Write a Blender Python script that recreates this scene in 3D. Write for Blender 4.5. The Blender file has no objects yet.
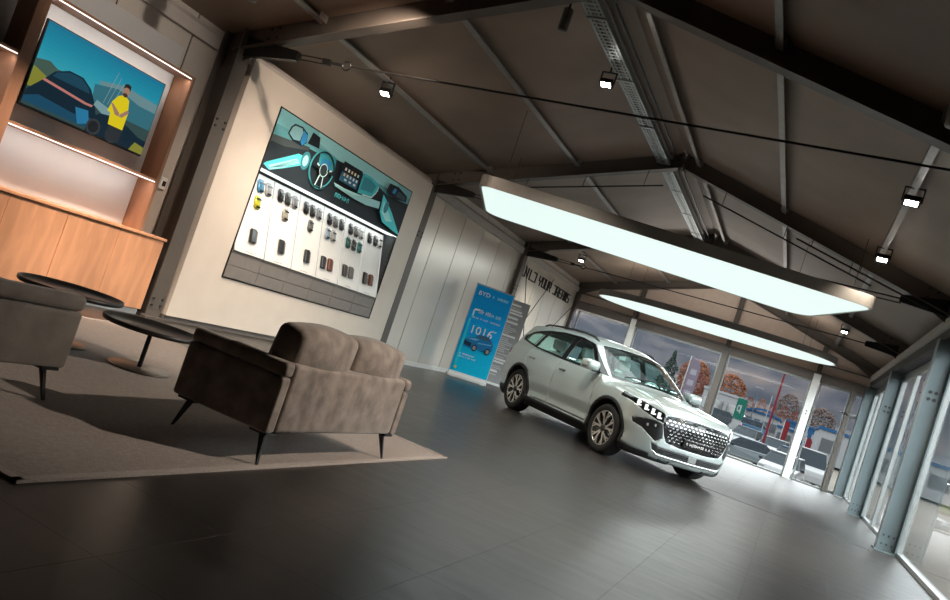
import bpy, bmesh, math, random
import numpy as np
from mathutils import Vector, Matrix
random.seed(7)
np.random.seed(7)
SC = bpy.context.scene
COL = SC.collection
PI = math.pi

# ------------------------------------------------------------------ materials
def newmat(name):
    m = bpy.data.materials.new(name)
    m.use_nodes = True
    nt = m.node_tree
    b = nt.nodes['Principled BSDF']
    return m, nt, b

def mat(name, col, rough=0.5, metal=0.0, var=0.0, vscale=8.0, bump=0.0, bscale=60.0, emit=None, es=0.0,
        coat=0.0, sheen=0.0, stretch=None, rvar=0.0):
    m, nt, b = newmat(name)
    b.inputs['Base Color'].default_value = (*col, 1)
    b.inputs['Roughness'].default_value = rough
    b.inputs['Metallic'].default_value = metal
    if coat:
        b.inputs['Coat Weight'].default_value = coat
        b.inputs['Coat Roughness'].default_value = 0.04
    if sheen:
        b.inputs['Sheen Weight'].default_value = sheen
        b.inputs['Sheen Roughness'].default_value = 0.4
    if emit:
        b.inputs['Emission Color'].default_value = (*emit, 1)
        b.inputs['Emission Strength'].default_value = es
    L = nt.links.new
    if var or bump or rvar:
        tc = nt.nodes.new('ShaderNodeTexCoord')
        vec = tc.outputs['Object']
        if stretch:
            mp = nt.nodes.new('ShaderNodeMapping')
            mp.inputs['Scale'].default_value = stretch
            L(vec, mp.inputs['Vector'])
            vec = mp.outputs['Vector']
        if var or rvar:
            n = nt.nodes.new('ShaderNodeTexNoise')
            n.inputs['Scale'].default_value = vscale
            n.inputs['Detail'].default_value = 5
            L(vec, n.inputs['Vector'])
        if var:
            r = nt.nodes.new('ShaderNodeValToRGB')
            r.color_ramp.elements[0].position = 0.3
            r.color_ramp.elements[1].position = 0.7
            r.color_ramp.elements[0].color = (*[max(0, c * (1 - var)) for c in col], 1)
            r.color_ramp.elements[1].color = (*[min(1, c * (1 + var)) for c in col], 1)
            L(n.outputs['Fac'], r.inputs['Fac'])
            L(r.outputs['Color'], b.inputs['Base Color'])
        if rvar:
            mr = nt.nodes.new('ShaderNodeMapRange')
            mr.inputs['To Min'].default_value = max(0.02, rough - rvar)
            mr.inputs['To Max'].default_value = min(1, rough + rvar)
            L(n.outputs['Fac'], mr.inputs['Value'])
            L(mr.outputs['Result'], b.inputs['Roughness'])
        if bump:
            n2 = nt.nodes.new('ShaderNodeTexNoise')
            n2.inputs['Scale'].default_value = bscale
            n2.inputs['Detail'].default_value = 3
            L(vec, n2.inputs['Vector'])
            bp = nt.nodes.new('ShaderNodeBump')
            bp.inputs['Strength'].default_value = bump
            bp.inputs['Distance'].default_value = 0.01
            L(n2.outputs['Fac'], bp.inputs['Height'])
            L(bp.outputs['Normal'], b.inputs['Normal'])
    return m

def glass_mat(name, tint, ior=1.5, boost=1.0):
    m = bpy.data.materials.new(name)
    m.use_nodes = True
    nt = m.node_tree
    nt.nodes.clear()
    o = nt.nodes.new('ShaderNodeOutputMaterial')
    mix = nt.nodes.new('ShaderNodeMixShader')
    t = nt.nodes.new('ShaderNodeBsdfTransparent')
    g = nt.nodes.new('ShaderNodeBsdfGlossy')
    f = nt.nodes.new('ShaderNodeFresnel')
    f.inputs['IOR'].default_value = ior
    t.inputs['Color'].default_value = (*tint, 1)
    g.inputs['Roughness'].default_value = 0.02
    g.inputs['Color'].default_value = (boost, boost, boost, 1)
    geo = nt.nodes.new('ShaderNodeNewGeometry')
    sub = nt.nodes.new('ShaderNodeMath'); sub.operation = 'SUBTRACT'; sub.use_clamp = True
    nt.links.new(f.outputs[0], sub.inputs[0]); nt.links.new(geo.outputs['Backfacing'], sub.inputs[1])
    nt.links.new(sub.outputs[0], mix.inputs[0])
    nt.links.new(t.outputs[0], mix.inputs[1])
    nt.links.new(g.outputs[0], mix.inputs[2])
    nt.links.new(mix.outputs[0], o.inputs['Surface'])
    return m

def emis(name, col, s):
    m = mat(name, tuple(min(0.8, c) * .12 for c in col), 0.5, emit=col, es=s, var=.02, vscale=3)
    m.node_tree.nodes['Principled BSDF'].inputs['Specular IOR Level'].default_value = .1
    return m

M = {}
def floor_mat():
    m, nt, b = newmat('slate_tiles')
    L = nt.links.new
    tc = nt.nodes.new('ShaderNodeTexCoord')
    mp = nt.nodes.new('ShaderNodeMapping')
    mp.inputs['Location'].default_value = (0.0, -0.11, 0)
    L(tc.outputs['Object'], mp.inputs['Vector'])
    br = nt.nodes.new('ShaderNodeTexBrick')
    br.offset = 0.0
    br.inputs['Scale'].default_value = 1.0
    br.inputs['Brick Width'].default_value = 0.61
    br.inputs['Row Height'].default_value = 0.61
    br.inputs['Mortar Size'].default_value = 0.0035
    br.inputs['Mortar Smooth'].default_value = 0.2
    br.inputs['Color1'].default_value = (0.021, 0.0185, 0.0165, 1)
    br.inputs['Color2'].default_value = (0.028, 0.0245, 0.0215, 1)
    br.inputs['Mortar'].default_value = (0.009, 0.0085, 0.008, 1)
    L(mp.outputs['Vector'], br.inputs['Vector'])
    mp2 = nt.nodes.new('ShaderNodeMapping')
    mp2.inputs['Scale'].default_value = (0.9, 3.2, 1)
    L(tc.outputs['Object'], mp2.inputs['Vector'])
    n = nt.nodes.new('ShaderNodeTexNoise')
    n.inputs['Scale'].default_value = 3.0
    n.inputs['Detail'].default_value = 7
    L(mp2.outputs['Vector'], n.inputs['Vector'])
    mx = nt.nodes.new('ShaderNodeMix')
    mx.data_type = 'RGBA'
    mx.blend_type = 'MULTIPLY'
    mx.inputs[0].default_value = 0.75
    r = nt.nodes.new('ShaderNodeValToRGB')
    r.color_ramp.elements[0].position = 0.33
    r.color_ramp.elements[1].position = 0.68
    r.color_ramp.elements[0].color = (0.74, 0.74, 0.74, 1)
    r.color_ramp.elements[1].color = (1.18, 1.16, 1.13, 1)
    L(n.outputs['Fac'], r.inputs['Fac'])
    L(br.outputs['Color'], mx.inputs[6])
    L(r.outputs['Color'], mx.inputs[7])
    L(mx.outputs[2], b.inputs['Base Color'])
    mr = nt.nodes.new('ShaderNodeMapRange')
    mr.inputs['To Min'].default_value = 0.26
    mr.inputs['To Max'].default_value = 0.42
    L(n.outputs['Fac'], mr.inputs['Value'])
    L(mr.outputs['Result'], b.inputs['Roughness'])
    bp = nt.nodes.new('ShaderNodeBump')
    bp.inputs['Strength'].default_value = 0.55
    bp.inputs['Distance'].default_value = 0.004
    ma = nt.nodes.new('ShaderNodeMath')
    ma.operation = 'MULTIPLY_ADD'
    ma.inputs[1].default_value = -1.6
    L(br.outputs['Fac'], ma.inputs[0])
    m2 = nt.nodes.new('ShaderNodeMath'); m2.operation = 'MULTIPLY'; m2.inputs[1].default_value = 0.22
    L(n.outputs['Fac'], m2.inputs[0]); L(m2.outputs[0], ma.inputs[2])
    L(ma.outputs[0], bp.inputs['Height'])
    L(bp.outputs['Normal'], b.inputs['Normal'])
    sp = nt.nodes.new('ShaderNodeMath'); sp.operation = 'MULTIPLY_ADD'; sp.inputs[1].default_value = -0.17; sp.inputs[2].default_value = 0.38
    L(br.outputs['Fac'], sp.inputs[0]); L(sp.outputs[0], b.inputs['Specular IOR Level'])
    return m

def wood_mat(name, col, axis_scale=(1.5, 1.5, 0.25)):
    m, nt, b = newmat(name)
    L = nt.links.new
    tc = nt.nodes.new('ShaderNodeTexCoord')
    mp = nt.nodes.new('ShaderNodeMapping')
    mp.inputs['Scale'].default_value = axis_scale
    L(tc.outputs['Object'], mp.inputs['Vector'])
    n = nt.nodes.new('ShaderNodeTexNoise')
    n.inputs['Scale'].default_value = 5
    n.inputs['Detail'].default_value = 6
    n.inputs['Distortion'].default_value = 0.6
    L(mp.outputs['Vector'], n.inputs['Vector'])
    r = nt.nodes.new('ShaderNodeValToRGB')
    r.color_ramp.elements[0].position = 0.3
    r.color_ramp.elements[1].position = 0.72
    r.color_ramp.elements[0].color = (*[c * 0.78 for c in col], 1)
    r.color_ramp.elements[1].color = (*[min(1, c * 1.15) for c in col], 1)
    L(n.outputs['Fac'], r.inputs['Fac'])
    L(r.outputs['Color'], b.inputs['Base Color'])
    b.inputs['Roughness'].default_value = 0.5
    return m

M['floor'] = floor_mat()
M['wood'] = wood_mat('oak_veneer', (0.60, 0.305, 0.165))
M['wood_dark'] = wood_mat('walnut_veneer', (0.30, 0.15, 0.085))
M['panel'] = mat('metal_wall_panel', (0.68, 0.63, 0.56), 0.30, 0.25, var=0.015, vscale=1.2, rvar=0.02)
M['panel_warm'] = mat('painted_wall_panel', (0.52, 0.47, 0.42), 0.6, var=0.05, vscale=2)
M['groove'] = mat('panel_joint', (0.04, 0.038, 0.036), 0.8)
M['capping'] = mat('eave_capping', (0.46, 0.42, 0.39), 0.5, var=0.05)
M['deck'] = mat('roof_sheet', (0.235, 0.178, 0.138), 0.55, 0.1, var=0.10, vscale=1.5)
M['steel'] = mat('dark_painted_steel', (0.105, 0.088, 0.075), 0.5, 0.2, var=0.12, vscale=3)
M['steel_col'] = mat('column_paint_brown', (0.105, 0.09, 0.078), 0.45, 0.1, var=0.08, vscale=2)
M['steel_pale'] = mat('column_paint_grey', (0.115, 0.15, 0.158), 0.45, 0.1, var=0.06, vscale=2)
M['purlin'] = mat('galvanised_purlin', (0.30, 0.285, 0.27), 0.4, 0.5, var=0.1)
M['tray'] = mat('galvanised_tray', (0.33, 0.37, 0.37), 0.35, 0.7, var=0.1)
M['gable'] = mat('gable_sheet', (0.62, 0.50, 0.42), 0.6, var=0.05)
M['black'] = mat('black_metal', (0.012, 0.012, 0.012), 0.4, 0.3, var=0.2)
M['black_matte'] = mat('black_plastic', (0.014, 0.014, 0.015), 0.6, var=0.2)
M['bolt'] = mat('dark_bolt', (0.03, 0.03, 0.03), 0.5, 0.4, var=0.1)
M['white_wall'] = mat('painted_partition', (0.66, 0.60, 0.53), 0.65, var=0.03, vscale=3)
M['white'] = mat('white_laminate', (0.78, 0.78, 0.76), 0.45, var=0.02)
M['white_back'] = mat('white_back_panel', (0.52, 0.52, 0.52), 0.6, var=0.03, vscale=2)
M['grey_drawer'] = mat('grey_laminate', (0.20, 0.185, 0.175), 0.5, var=0.05)
M['skirting'] = mat('grey_skirting', (0.16, 0.14, 0.125), 0.5, var=0.05)
M['alu'] = mat('aluminium_frame', (0.24, 0.25, 0.245), 0.35, 0.5, var=0.05)
M['alu_white'] = mat('white_frame', (0.82, 0.82, 0.80), 0.4, 0.1, var=0.04)
M['header'] = mat('brown_header', (0.14, 0.115, 0.10), 0.5, 0.1, var=0.1, vscale=3)
M['glass'] = glass_mat('clear_glazing', (0.97, 0.99, 0.985), 1.33)
M['rug'] = mat('woven_rug', (0.235, 0.195, 0.165), 0.95, var=0.22, vscale=55, bump=0.5, bscale=180, sheen=0.3)
M['rug_edge'] = mat('rug_binding', (0.36, 0.32, 0.29), 0.9, var=0.15, vscale=80)
M['sofa'] = mat('taupe_velvet', (0.235, 0.195, 0.165), 0.8, var=0.42, vscale=9, bump=0.25, bscale=140, sheen=0.5)
M['sofa_grey'] = mat('grey_upholstery', (0.150, 0.135, 0.118), 0.85, var=0.20, vscale=7, bump=0.3, bscale=140, sheen=0.4)
M['led'] = emis('led_strip', (1.0, 0.88, 0.80), 1.6)
M['lamp_panel'] = emis('luminous_film', (0.82, 0.98, 0.93), 0.49)
M['lamp_side'] = mat('lamp_fascia', (0.20, 0.19, 0.175), 0.45, 0.2, var=0.05)
M['flood_lens'] = emis('flood_lens', (1.0, 0.95, 0.86), 14.0)
M['asphalt'] = mat('asphalt', (0.33, 0.32, 0.31), 0.9, var=0.12, vscale=0.6, bump=0.3)
M['lawn'] = mat('lawn', (0.30, 0.36, 0.10), 0.95, var=0.3, vscale=3, bump=0.4)

# ------------------------------------------------------------------ geometry
class MB:
    def __init__(s):
        s.v = []; s.f = []; s.mi = []; s.sm = []
    def add(s, v, f, mi=0, smooth=False):
        o = len(s.v)
        s.v += [tuple(map(float, p)) for p in v]
        for q in f:
            s.f.append(tuple(int(i) + o for i in q)); s.mi.append(mi); s.sm.append(smooth)
        return s
    def box(s, x0, x1, y0, y1, z0, z1, mi=0):
        if x0 > x1: x0, x1 = x1, x0
        if y0 > y1: y0, y1 = y1, y0
        if z0 > z1: z0, z1 = z1, z0
        v = [(x, y, z) for x in (x0, x1) for y in (y0, y1) for z in (z0, z1)]
        f = [(0, 1, 3, 2), (4, 6, 7, 5), (0, 4, 5, 1), (2, 3, 7, 6), (0, 2, 6, 4), (1, 5, 7, 3)]
        return s.add(v, f, mi)
    def obox(s, c, ex, ey, ez, mi=0):
        """box from centre and three half-extent vectors"""
        c, ex, ey, ez = map(Vector, (c, ex, ey, ez))
        if ex.cross(ey).dot(ez) < 0: ez = -ez
        v = [c + ex * a + ey * b + ez * d for a in (-1, 1) for b in (-1, 1) for d in (-1, 1)]
        f = [(0, 1, 3, 2), (4, 6, 7, 5), (0, 4, 5, 1), (2, 3, 7, 6), (0, 2, 6, 4), (1, 5, 7, 3)]
        return s.add(v, f, mi)
    def rbox(s, x0, x1, y0, y1, z0, z1, r=0.03, seg=3, mi=0, puff=None):
        bm = bmesh.new()
        bmesh.ops.create_cube(bm, size=1)
        for w in bm.verts:
            w.co = ((x0 + x1) / 2 + w.co.x * (x1 - x0), (y0 + y1) / 2 + w.co.y * (y1 - y0), (z0 + z1) / 2 + w.co.z * (z1 - z0))
        bmesh.ops.bevel(bm, geom=bm.edges[:], offset=r, segments=seg, profile=0.5, affect='EDGES')
        if puff:
            bmesh.ops.subdivide_edges(bm, edges=[e for e in bm.edges if e.calc_length() > 0.12], cuts=5, use_grid_fill=True)
            cx, cy, cz = (x0 + x1) / 2, (y0 + y1) / 2, (z0 + z1) / 2
            for w in bm.verts:
                a = (w.co.x - cx) / (x1 - x0) * 2; b = (w.co.y - cy) / (y1 - y0) * 2; c = (w.co.z - cz) / (z1 - z0) * 2
                w.co.x += puff[0] * a * (1 - b * b) * (1 - c * c)
                w.co.y += puff[1] * b * (1 - a * a) * (1 - c * c)
                w.co.z += puff[2] * c * (1 - b * b) * (1 - a * a)
        bm.verts.index_update()
        s.add([w.co[:] for w in bm.verts], [[w.index for w in f.verts] for f in bm.faces], mi, bool(puff) or r > .02)
        bm.free()
        return s
    def tube(s, p0, p1, r, n=10, mi=0, r1=None, caps=True):
        p0, p1 = Vector(p0), Vector(p1)
        d = (p1 - p0).normalized()
        a = d.orthogonal().normalized(); b = d.cross(a)
        r1 = r if r1 is None else r1
        o = len(s.v)
        v = []
        for p, rr in ((p0, r), (p1, r1)):
            for i in range(n):
                t = 2 * PI * i / n
                v.append(p + a * math.cos(t) * rr + b * math.sin(t) * rr)
        s.add(v, [(i, (i + 1) % n, n + (i + 1) % n, n + i) for i in range(n)], mi, True)
        if caps:
            s.add(v[:n], [tuple(reversed(range(n)))], mi); s.add(v[n:], [tuple(range(n))], mi)
        return s
    def path(s, pts, r, n=8, mi=0):
        for a, b in zip(pts[:-1], pts[1:]): s.tube(a, b, r, n, mi)
        return s
    def prism(s, poly, axis, a, b, mi=0):
        """extrude a CCW/any 2D polygon along axis (0,1,2) from a to b; poly in the other two axes in order"""
        o = [i for i in (0, 1, 2) if i != axis]
        n = len(poly)
        v = []
        for t in (a, b):
            for p in poly:
                q = [0, 0, 0]; q[axis] = t; q[o[0]] = p[0]; q[o[1]] = p[1]; v.append(q)
        area = sum(poly[i][0] * poly[(i + 1) % n][1] - poly[(i + 1) % n][0] * poly[i][1] for i in range(n))
        flip = (area > 0) ^ (axis == 1) ^ (b < a)
        F = [tuple(range(n)), tuple(range(2 * n - 1, n - 1, -1))] + [(i, n + i, n + (i + 1) % n, (i + 1) % n) for i in range(n)]
        if flip: F = [tuple(reversed(q)) for q in F]
        return s.add(v, F, mi)
    def lathe(s, prof, n=32, center=(0, 0, 0), axis=2, mi=0, smooth=True):
        v = []
        for r, h in prof:
            for i in range(n):
                t = 2 * PI * i / n
                q = [0, 0, 0]
                o = [(1, 2), (2, 0), (0, 1)][axis]
                q[o[0]] = r * math.cos(t); q[o[1]] = r * math.sin(t); q[axis] = h
                v.append([q[k] + center[k] for k in range(3)])
        m = len(prof)
        f = [(j * n + i, j * n + (i + 1) % n, (j + 1) * n + (i + 1) % n, (j + 1) * n + i) for j in range(m - 1) for i in range(n)]
        s.add(v, f, mi, smooth)
        return s
    def mesh(s, name, mats):
        me = bpy.data.meshes.new(name)
        me.from_pydata(s.v, [], s.f)
        for m in (mats if isinstance(mats, (list, tuple)) else [mats]): me.materials.append(m)
        me.polygons.foreach_set('material_index', s.mi)
        me.polygons.foreach_set('use_smooth', s.sm)
        me.update()
        return me
    def build(s, name, mats, parent=None, bevel=0.0, loc=None, seg=2):
        o = bpy.data.objects.new(name, s.mesh(name, mats))
        COL.objects.link(o)
        if parent: o.parent = parent
        if loc: o.location = loc
        if bevel:
            b = o.modifiers.new('edge', 'BEVEL'); b.width = bevel; b.segments = seg; b.limit_method = 'ANGLE'; b.angle_limit = 0.7
        return o

def tag(o, label, cat, group=None, kind=None):
    if label: o['label'] = label
    if cat: o['category'] = cat
    if group: o['group'] = group
    if kind: o['kind'] = kind
    return o
def thing(name, label, cat, loc=(0, 0, 0), rz=0, group=None):
    o = bpy.data.objects.new(name, None); COL.objects.link(o)
    o.location = loc; o.rotation_euler = (0, 0, rz); o.empty_display_size = 0.1
    return tag(o, label, cat, group)
def structure(o, label=None):
    o['kind'] = 'structure'
    if label: o['label'] = label
    return o
def children_of(o): return [c for c in bpy.data.objects if c.parent == o]
def copy_tree(o, parent=None):
    c = o.copy(); COL.objects.link(c)
    if parent: c.parent = parent
    for ch in children_of(o): copy_tree(ch, c)
    return c
def text_geo(s, size):
    cu = bpy.data.curves.new('t', 'FONT'); cu.body = s; cu.size = size; cu.resolution_u = 2
    o = bpy.data.objects.new('t', cu); COL.objects.link(o)
    dg = bpy.context.evaluated_depsgraph_get()
    me = bpy.data.meshes.new_from_object(o.evaluated_get(dg))
    v = [tuple(p.co[:2]) for p in me.vertices]; f = [tuple(p.vertices) for p in me.polygons]
    bpy.data.objects.remove(o); bpy.data.curves.remove(cu); bpy.data.meshes.remove(me)
    return v, f

class Art:
    """flat printed artwork: polygons in (u, v) stacked a fraction of a millimetre apart along the panel normal"""
    def __init__(s, to3d): s.to = to3d; s.mb = MB(); s.mats = []; s.k = 0
    def mi(s, m):
        if m not in s.mats: s.mats.append(m)
        return s.mats.index(m)
    def poly(s, pts, m):
        s.k += 1
        bm = bmesh.new()
        vs = [bm.verts.new((p[0], p[1], 0)) for p in pts]
        f = bm.faces.new(vs)
        if f.calc_area() and f.normal.z < 0: f.normal_flip()
        f.normal_update()
        r = bmesh.ops.triangulate(bm, faces=[f])
        bm.verts.index_update()
        F = []
        for q in bm.faces:
            q.normal_update()
            idx = [w.index for w in q.verts]
            F.append(idx if q.normal.z > 0 else idx[::-1])
        s.mb.add([s.to(w.co.x, w.co.y, 0.0004 * s.k) for w in bm.verts], F, s.mi(m))
        bm.free()
    def ellipse(s, c, rx, ry, m, n=28, rot=0):
        p = []
        for i in range(n):
            t = 2 * PI * i / n; a, b = rx * math.cos(t), ry * math.sin(t)
            p.append((c[0] + a * math.cos(rot) - b * math.sin(rot), c[1] + a * math.sin(rot) + b * math.cos(rot)))
        s.poly(p, m)
    def rect(s, u0, v0, u1, v1, m): s.poly([(u0, v0), (u1, v0), (u1, v1), (u0, v1)], m)
    def line(s, pts, w, m):
        for (a, b), (c, d) in zip(pts[:-1], pts[1:]):
            L = math.hypot(c - a, d - b) or 1
            nx, ny = -(d - b) / L * w / 2, (c - a) / L * w / 2
            s.poly([(a + nx, b + ny), (a - nx, b - ny), (c - nx, d - ny), (c + nx, d + ny)], m)
    def text(s, t, u, v, size, m, width=None, italic=0):
        s.k += 1
        V, F = text_geo(t, size)
        if not V: return
        sc = 1
        if width:
            w = max(p[0] for p in V) - min(p[0] for p in V); sc = width / w
        s.mb.add([s.to(u + p[0] * sc + italic * p[1], v + p[1], 0.0004 * s.k) for p in V], F, s.mi(m))
    def ticks(s, u, v, w, h, m, n, seed=1):
        """small print too soft to read: letter sized strokes"""
        r = random.Random(seed); p = w / n
        for k in range(n):
            if n > 6 and r.random() < .13: continue
            a = u + k * p; t = min(p * .22, h * .3); q = r.random()
            s.rect(a, v, a + t, v + h, m)
            if q < .7: s.rect(a + t, v + h * (.4 if q < .35 else .78), a + p * .72, v + h * (.62 if q < .35 else 1.0), m)
            if q > .3: s.rect(a + p * .55, v, a + p * .72, v + h * .9, m)
    def build(s, name, parent): return s.mb.build(name, s.mats, parent)
def flat(name, col, rough=0.5): 
    if name not in M:
        M[name] = mat(name, col, rough + .15, var=0.03, vscale=20)
        M[name].node_tree.nodes['Principled BSDF'].inputs['Specular IOR Level'].default_value = .15
    return M[name]
def glow(name, col, st=1.0):
    if name not in M: M[name] = emis(name, col, st)
    return M[name]

# ------------------------------------------------------------------ building shell
XL, XR, YB, YF = -7.15, 1.62, -2.0, 23.6
XRIDGE, ZRIDGE, SL = -2.75, 5.02, 0.30
FR = [1.5, 7.0, 12.5, 18.0, 23.5]
def roofz(x): return ZRIDGE - SL * abs(x - XRIDGE)

mb = MB(); mb.box(-7.6, 1.90, YB - 0.2, YF + 0.1, -0.2, 0.0)
structure(mb.build('floor', M['floor']), 'dark slate tiled showroom floor')
mb = MB(); mb.box(-0.95, 1.44, 11.80, 11.835, 0.0, 0.003)
structure(mb.build('trim_1', M['groove']), 'dark expansion joint across the floor tiles')

def deck():
    mb = MB()
    prof = []
    y = YB - 0.2; k = 0
    while y < YF + 0.3:
        for dy, dz in ((0, 0), (0.055, 0), (0.07, 0.036), (0.125, 0.036)): prof.append((y + dy, dz))
        y += 0.14
    xs = [-7.7, XRIDGE, 2.3]
    v = []
    for x in xs:
        for yy, dz in prof: v.append((x, yy, roofz(x) + dz))
    n = len(prof)
    f = [(a * n + i, a * n + i + 1, (a + 1) * n + i + 1, (a + 1) * n + i) for a in (0, 1) for i in range(n - 1)]
    mb.add(v, f)
    o = mb.build('ceiling', M['deck'])
    s = o.modifiers.new('thick', 'SOLIDIFY'); s.thickness = 0.09; s.offset = 1
    return o
structure(deck(), 'ribbed brown metal roof deck on two slopes')

def panel_wall(name, X, y0, y1, z1, m, seams, depth=0.12, gw=0.024):
    """sandwich panels: a grooved sheet, grooves 12 mm deep at each seam"""
    mb = MB()
    ys = [y0]
    for s in seams:
        if y0 + 0.03 < s < y1 - 0.03: ys += [s - gw / 2, s + gw / 2]
    ys.append(y1)
    for i in range(0, len(ys), 2): mb.box(X - depth, X, ys[i], ys[i + 1], 0, z1)
    for i in range(1, len(ys) - 1, 2): mb.box(X - depth, X - 0.012, ys[i], ys[i + 1], 0, z1, 1)
    return structure(mb.build(name, [m, M['groove']]))
def seams(f): return [f + 0.86 + 1.04 * k for k in range(6)]
panel_wall('wall_left', -7.36, YB, 7.0, 3.62, M['panel_warm'], [1.3, 2.34, 3.38, 4.42, 5.46, 6.5])
panel_wall('wall_left', XL, 12.5, 18.0, 3.66, M['panel'], seams(12.5))
panel_wall('wall_left', XL, 18.0, 23.6, 3.66, M['panel'], seams(17.68))
mb = MB(); mb.box(-7.44, -7.34, 7.0, 12.5, 0, 3.66)
structure(mb.build('wall_left', M['panel_warm']))
for i, (y0, y1, X) in enumerate(((YB, 6.86, -7.30), (7.14, 12.36, -7.04), (12.64, 17.86, -7.06), (18.14, 23.36, -7.06))):
    mb = MB(); mb.prism([(X - 0.20, 3.30), (X, 3.30), (X, 3.44), (X - 0.06, 3.50), (X - 0.20, 3.50)], 1, y0, y1)
    structure(mb.build('trim_%d' % (i + 2), M['capping']), 'taupe metal capping along the top of the left wall')
for i, (y0, y1, X) in enumerate(((12.64, 17.86, XL), (18.14, 23.36, XL))):
    mb = MB(); mb.box(X, X + 0.025, y0, y1, 0, 0.09)
    structure(mb.build('baseboard_left', M['alu_white']))

# white partition carrying the wall display
mb = MB()
for a in ((7.19, 7.88, .07, 3.385), (11.72, 12.36, .07, 3.385), (7.88, 11.72, .07, .70), (7.88, 11.72, 3.062, 3.385)): mb.box(-7.30, -7.00, *a)
mb.box(-7.33, -7.30, 7.19, 12.36, .07, 3.385)
structure(mb.build('wall_partition', M['white_wall']), 'white partition board between two steel columns')
mb = MB(); mb.box(-7.30, -7.03, 7.19, 12.36, 0.0, 0.07)
structure(mb.build('baseboard_partition', M['skirting']))

# closed part behind and beside the camera
mb = MB(); mb.box(XR, XR + 0.2, YB, 6.9, 0, 3.75)
structure(mb.build('wall_right', M['header']))
mb = MB(); mb.prism([(-7.5, 0), (1.8, 0), (1.8, roofz(1.8)), (XRIDGE, ZRIDGE), (-7.5, roofz(-7.5))], 1, YB - 0.2, YB)
structure(mb.build('wall_back', M['header']))
# far gable above the glazing
mb = MB(); mb.prism([(-7.3, 2.80), (1.75, 2.80), (1.75, roofz(1.75)), (XRIDGE, ZRIDGE + 0.02), (-7.3, roofz(-7.3))], 1, YF + 0.02, YF + 0.2)
structure(mb.build('wall_far', M['gable']))
mb = MB(); mb.box(-7.0, 1.45, YF - 0.10, YF + 0.02, 2.80, 3.02); mb.box(-7.0, 1.45, YF - 0.16, YF + 0.02, 3.02, 3.06)
mb.box(-7.0, 1.45, YF - 0.06, YF + 0.02, 3.30, 3.34)
structure(mb.build('trim_6', M['header']), 'brown header rail over the far windows')
mb = MB(); mb.box(-6.95, -5.25, YF - 0.13, YF + 0.0, 2.755, 2.80)  # white strip stands in for daylight on the underside of the header
structure(mb.build('trim_7', M['alu_white']), 'pale strip standing in for daylight under the far left header')

def isec(mb, c, ax, up, L, h, b, tf=0.014, tw=0.010):
    """I-section of length L along ax, depth h along up, flange width b"""
    ax, up = Vector(ax).normalized(), Vector(up).normalized()
    w = ax.cross(up); c = Vector(c)
    mb.obox(c, ax * L / 2, up * (h / 2 - tf), w * tw / 2)
    for s in (-1, 1): mb.obox(c + up * s * (h / 2 - tf / 2), ax * L / 2, up * tf / 2, w * b / 2)
def bolt(mb, p, d, r=0.016, mi=1):
    p, d = Vector(p), Vector(d); mb.tube(p, p + d * 0.014, r, 6, mi)

# steel columns
for i, y in enumerate(FR):
    mb = MB(); isec(mb, (-7.16, y, 1.82), (0, 0, 1), (1, 0, 0), 3.64, 0.30, 0.22)
    mb.obox((-7.16, y, 0.012), (0.19, 0, 0), (0, 0.14, 0), (0, 0, 0.012))
    for z in (0.16, 0.24, 2.42, 2.5):
        bolt(mb, (-7.08, y - 0.005, z), (0, -1, 0)); bolt(mb, (-7.01, y - 0.07, z), (1, 0, 0)); bolt(mb, (-7.01, y + 0.07, z), (1, 0, 0))
    structure(mb.build('steel_column', [M['steel_col'], M['bolt']]), 'brown steel column at the left wall')
    if y < 7 or y > 23: continue
    yy = y - 0.12
    mb = MB(); isec(mb, (1.565, yy, 1.53), (0, 0, 1), (1, 0, 0), 3.04, 0.25, 0.26)
    mb.obox((1.565, yy, 0.012), (0.15, 0, 0), (0, 0.16, 0), (0, 0, 0.012))
    for z in (2.20, 2.30):
        for x in (1.53, 1.60): bolt(mb, (x, yy - 0.005, z), (0, -1, 0), 0.026)
    for z in (0.10, 0.22):
        for x in (1.50, 1.565, 1.63): bolt(mb, (x, yy - 0.005, z), (0, -1, 0), 0.014)
    structure(mb.build('steel_column', [M['steel_pale'], M['bolt']]), 'pale grey steel column at the glazed right wall')
mb = MB(); isec(mb, (1.565, 23.38, 1.53), (0, 0, 1), (1, 0, 0), 3.04, 0.25, 0.26)
structure(mb.build('steel_column', [M['steel_pale'], M['bolt']]), 'corner steel column')
# rafters
for y in FR:
    for sgn in (-1, 1):
        x1 = -7.2 if sgn < 0 else 1.75
        a = Vector((XRIDGE, y, 0)); 
        p0 = Vector((XRIDGE + sgn * 0.01, y, ZRIDGE - 0.175)); p1 = Vector((x1, y, roofz(x1) - 0.175))
        ax = (p1 - p0).normalized(); up = Vector((0, 1, 0)).cross(ax)
        if up.z < 0: up = -up
        mb = MB(); isec(mb, (p0 + p1) / 2, ax, up, (p1 - p0).length, 0.31, 0.17, 0.016, 0.012)
        # haunch under the eave end and end plate at the ridge
        q = p1 - ax * 0.9
        mb.prism([(p1.x, p1.z - 0.14), (q.x, q.z - 0.14), (p1.x, p1.z - 0.34)], 1, y - 0.006, y + 0.006)
        mb.obox(p0 + ax * 0.012 - up * 0.03, ax * 0.012, up * 0.19, Vector((0, 0.09, 0)))
        for t in (0.5, 0.62):
            pp = p1 - ax * t
            for k in (-0.06, 0.06): bolt(mb, (pp.x, y - 0.006, pp.z + k), (0, -1, 0), 0.018)
        structure(mb.build('roof_rafter', [M['steel'], M['bolt']]), 'dark steel roof rafter')
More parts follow.
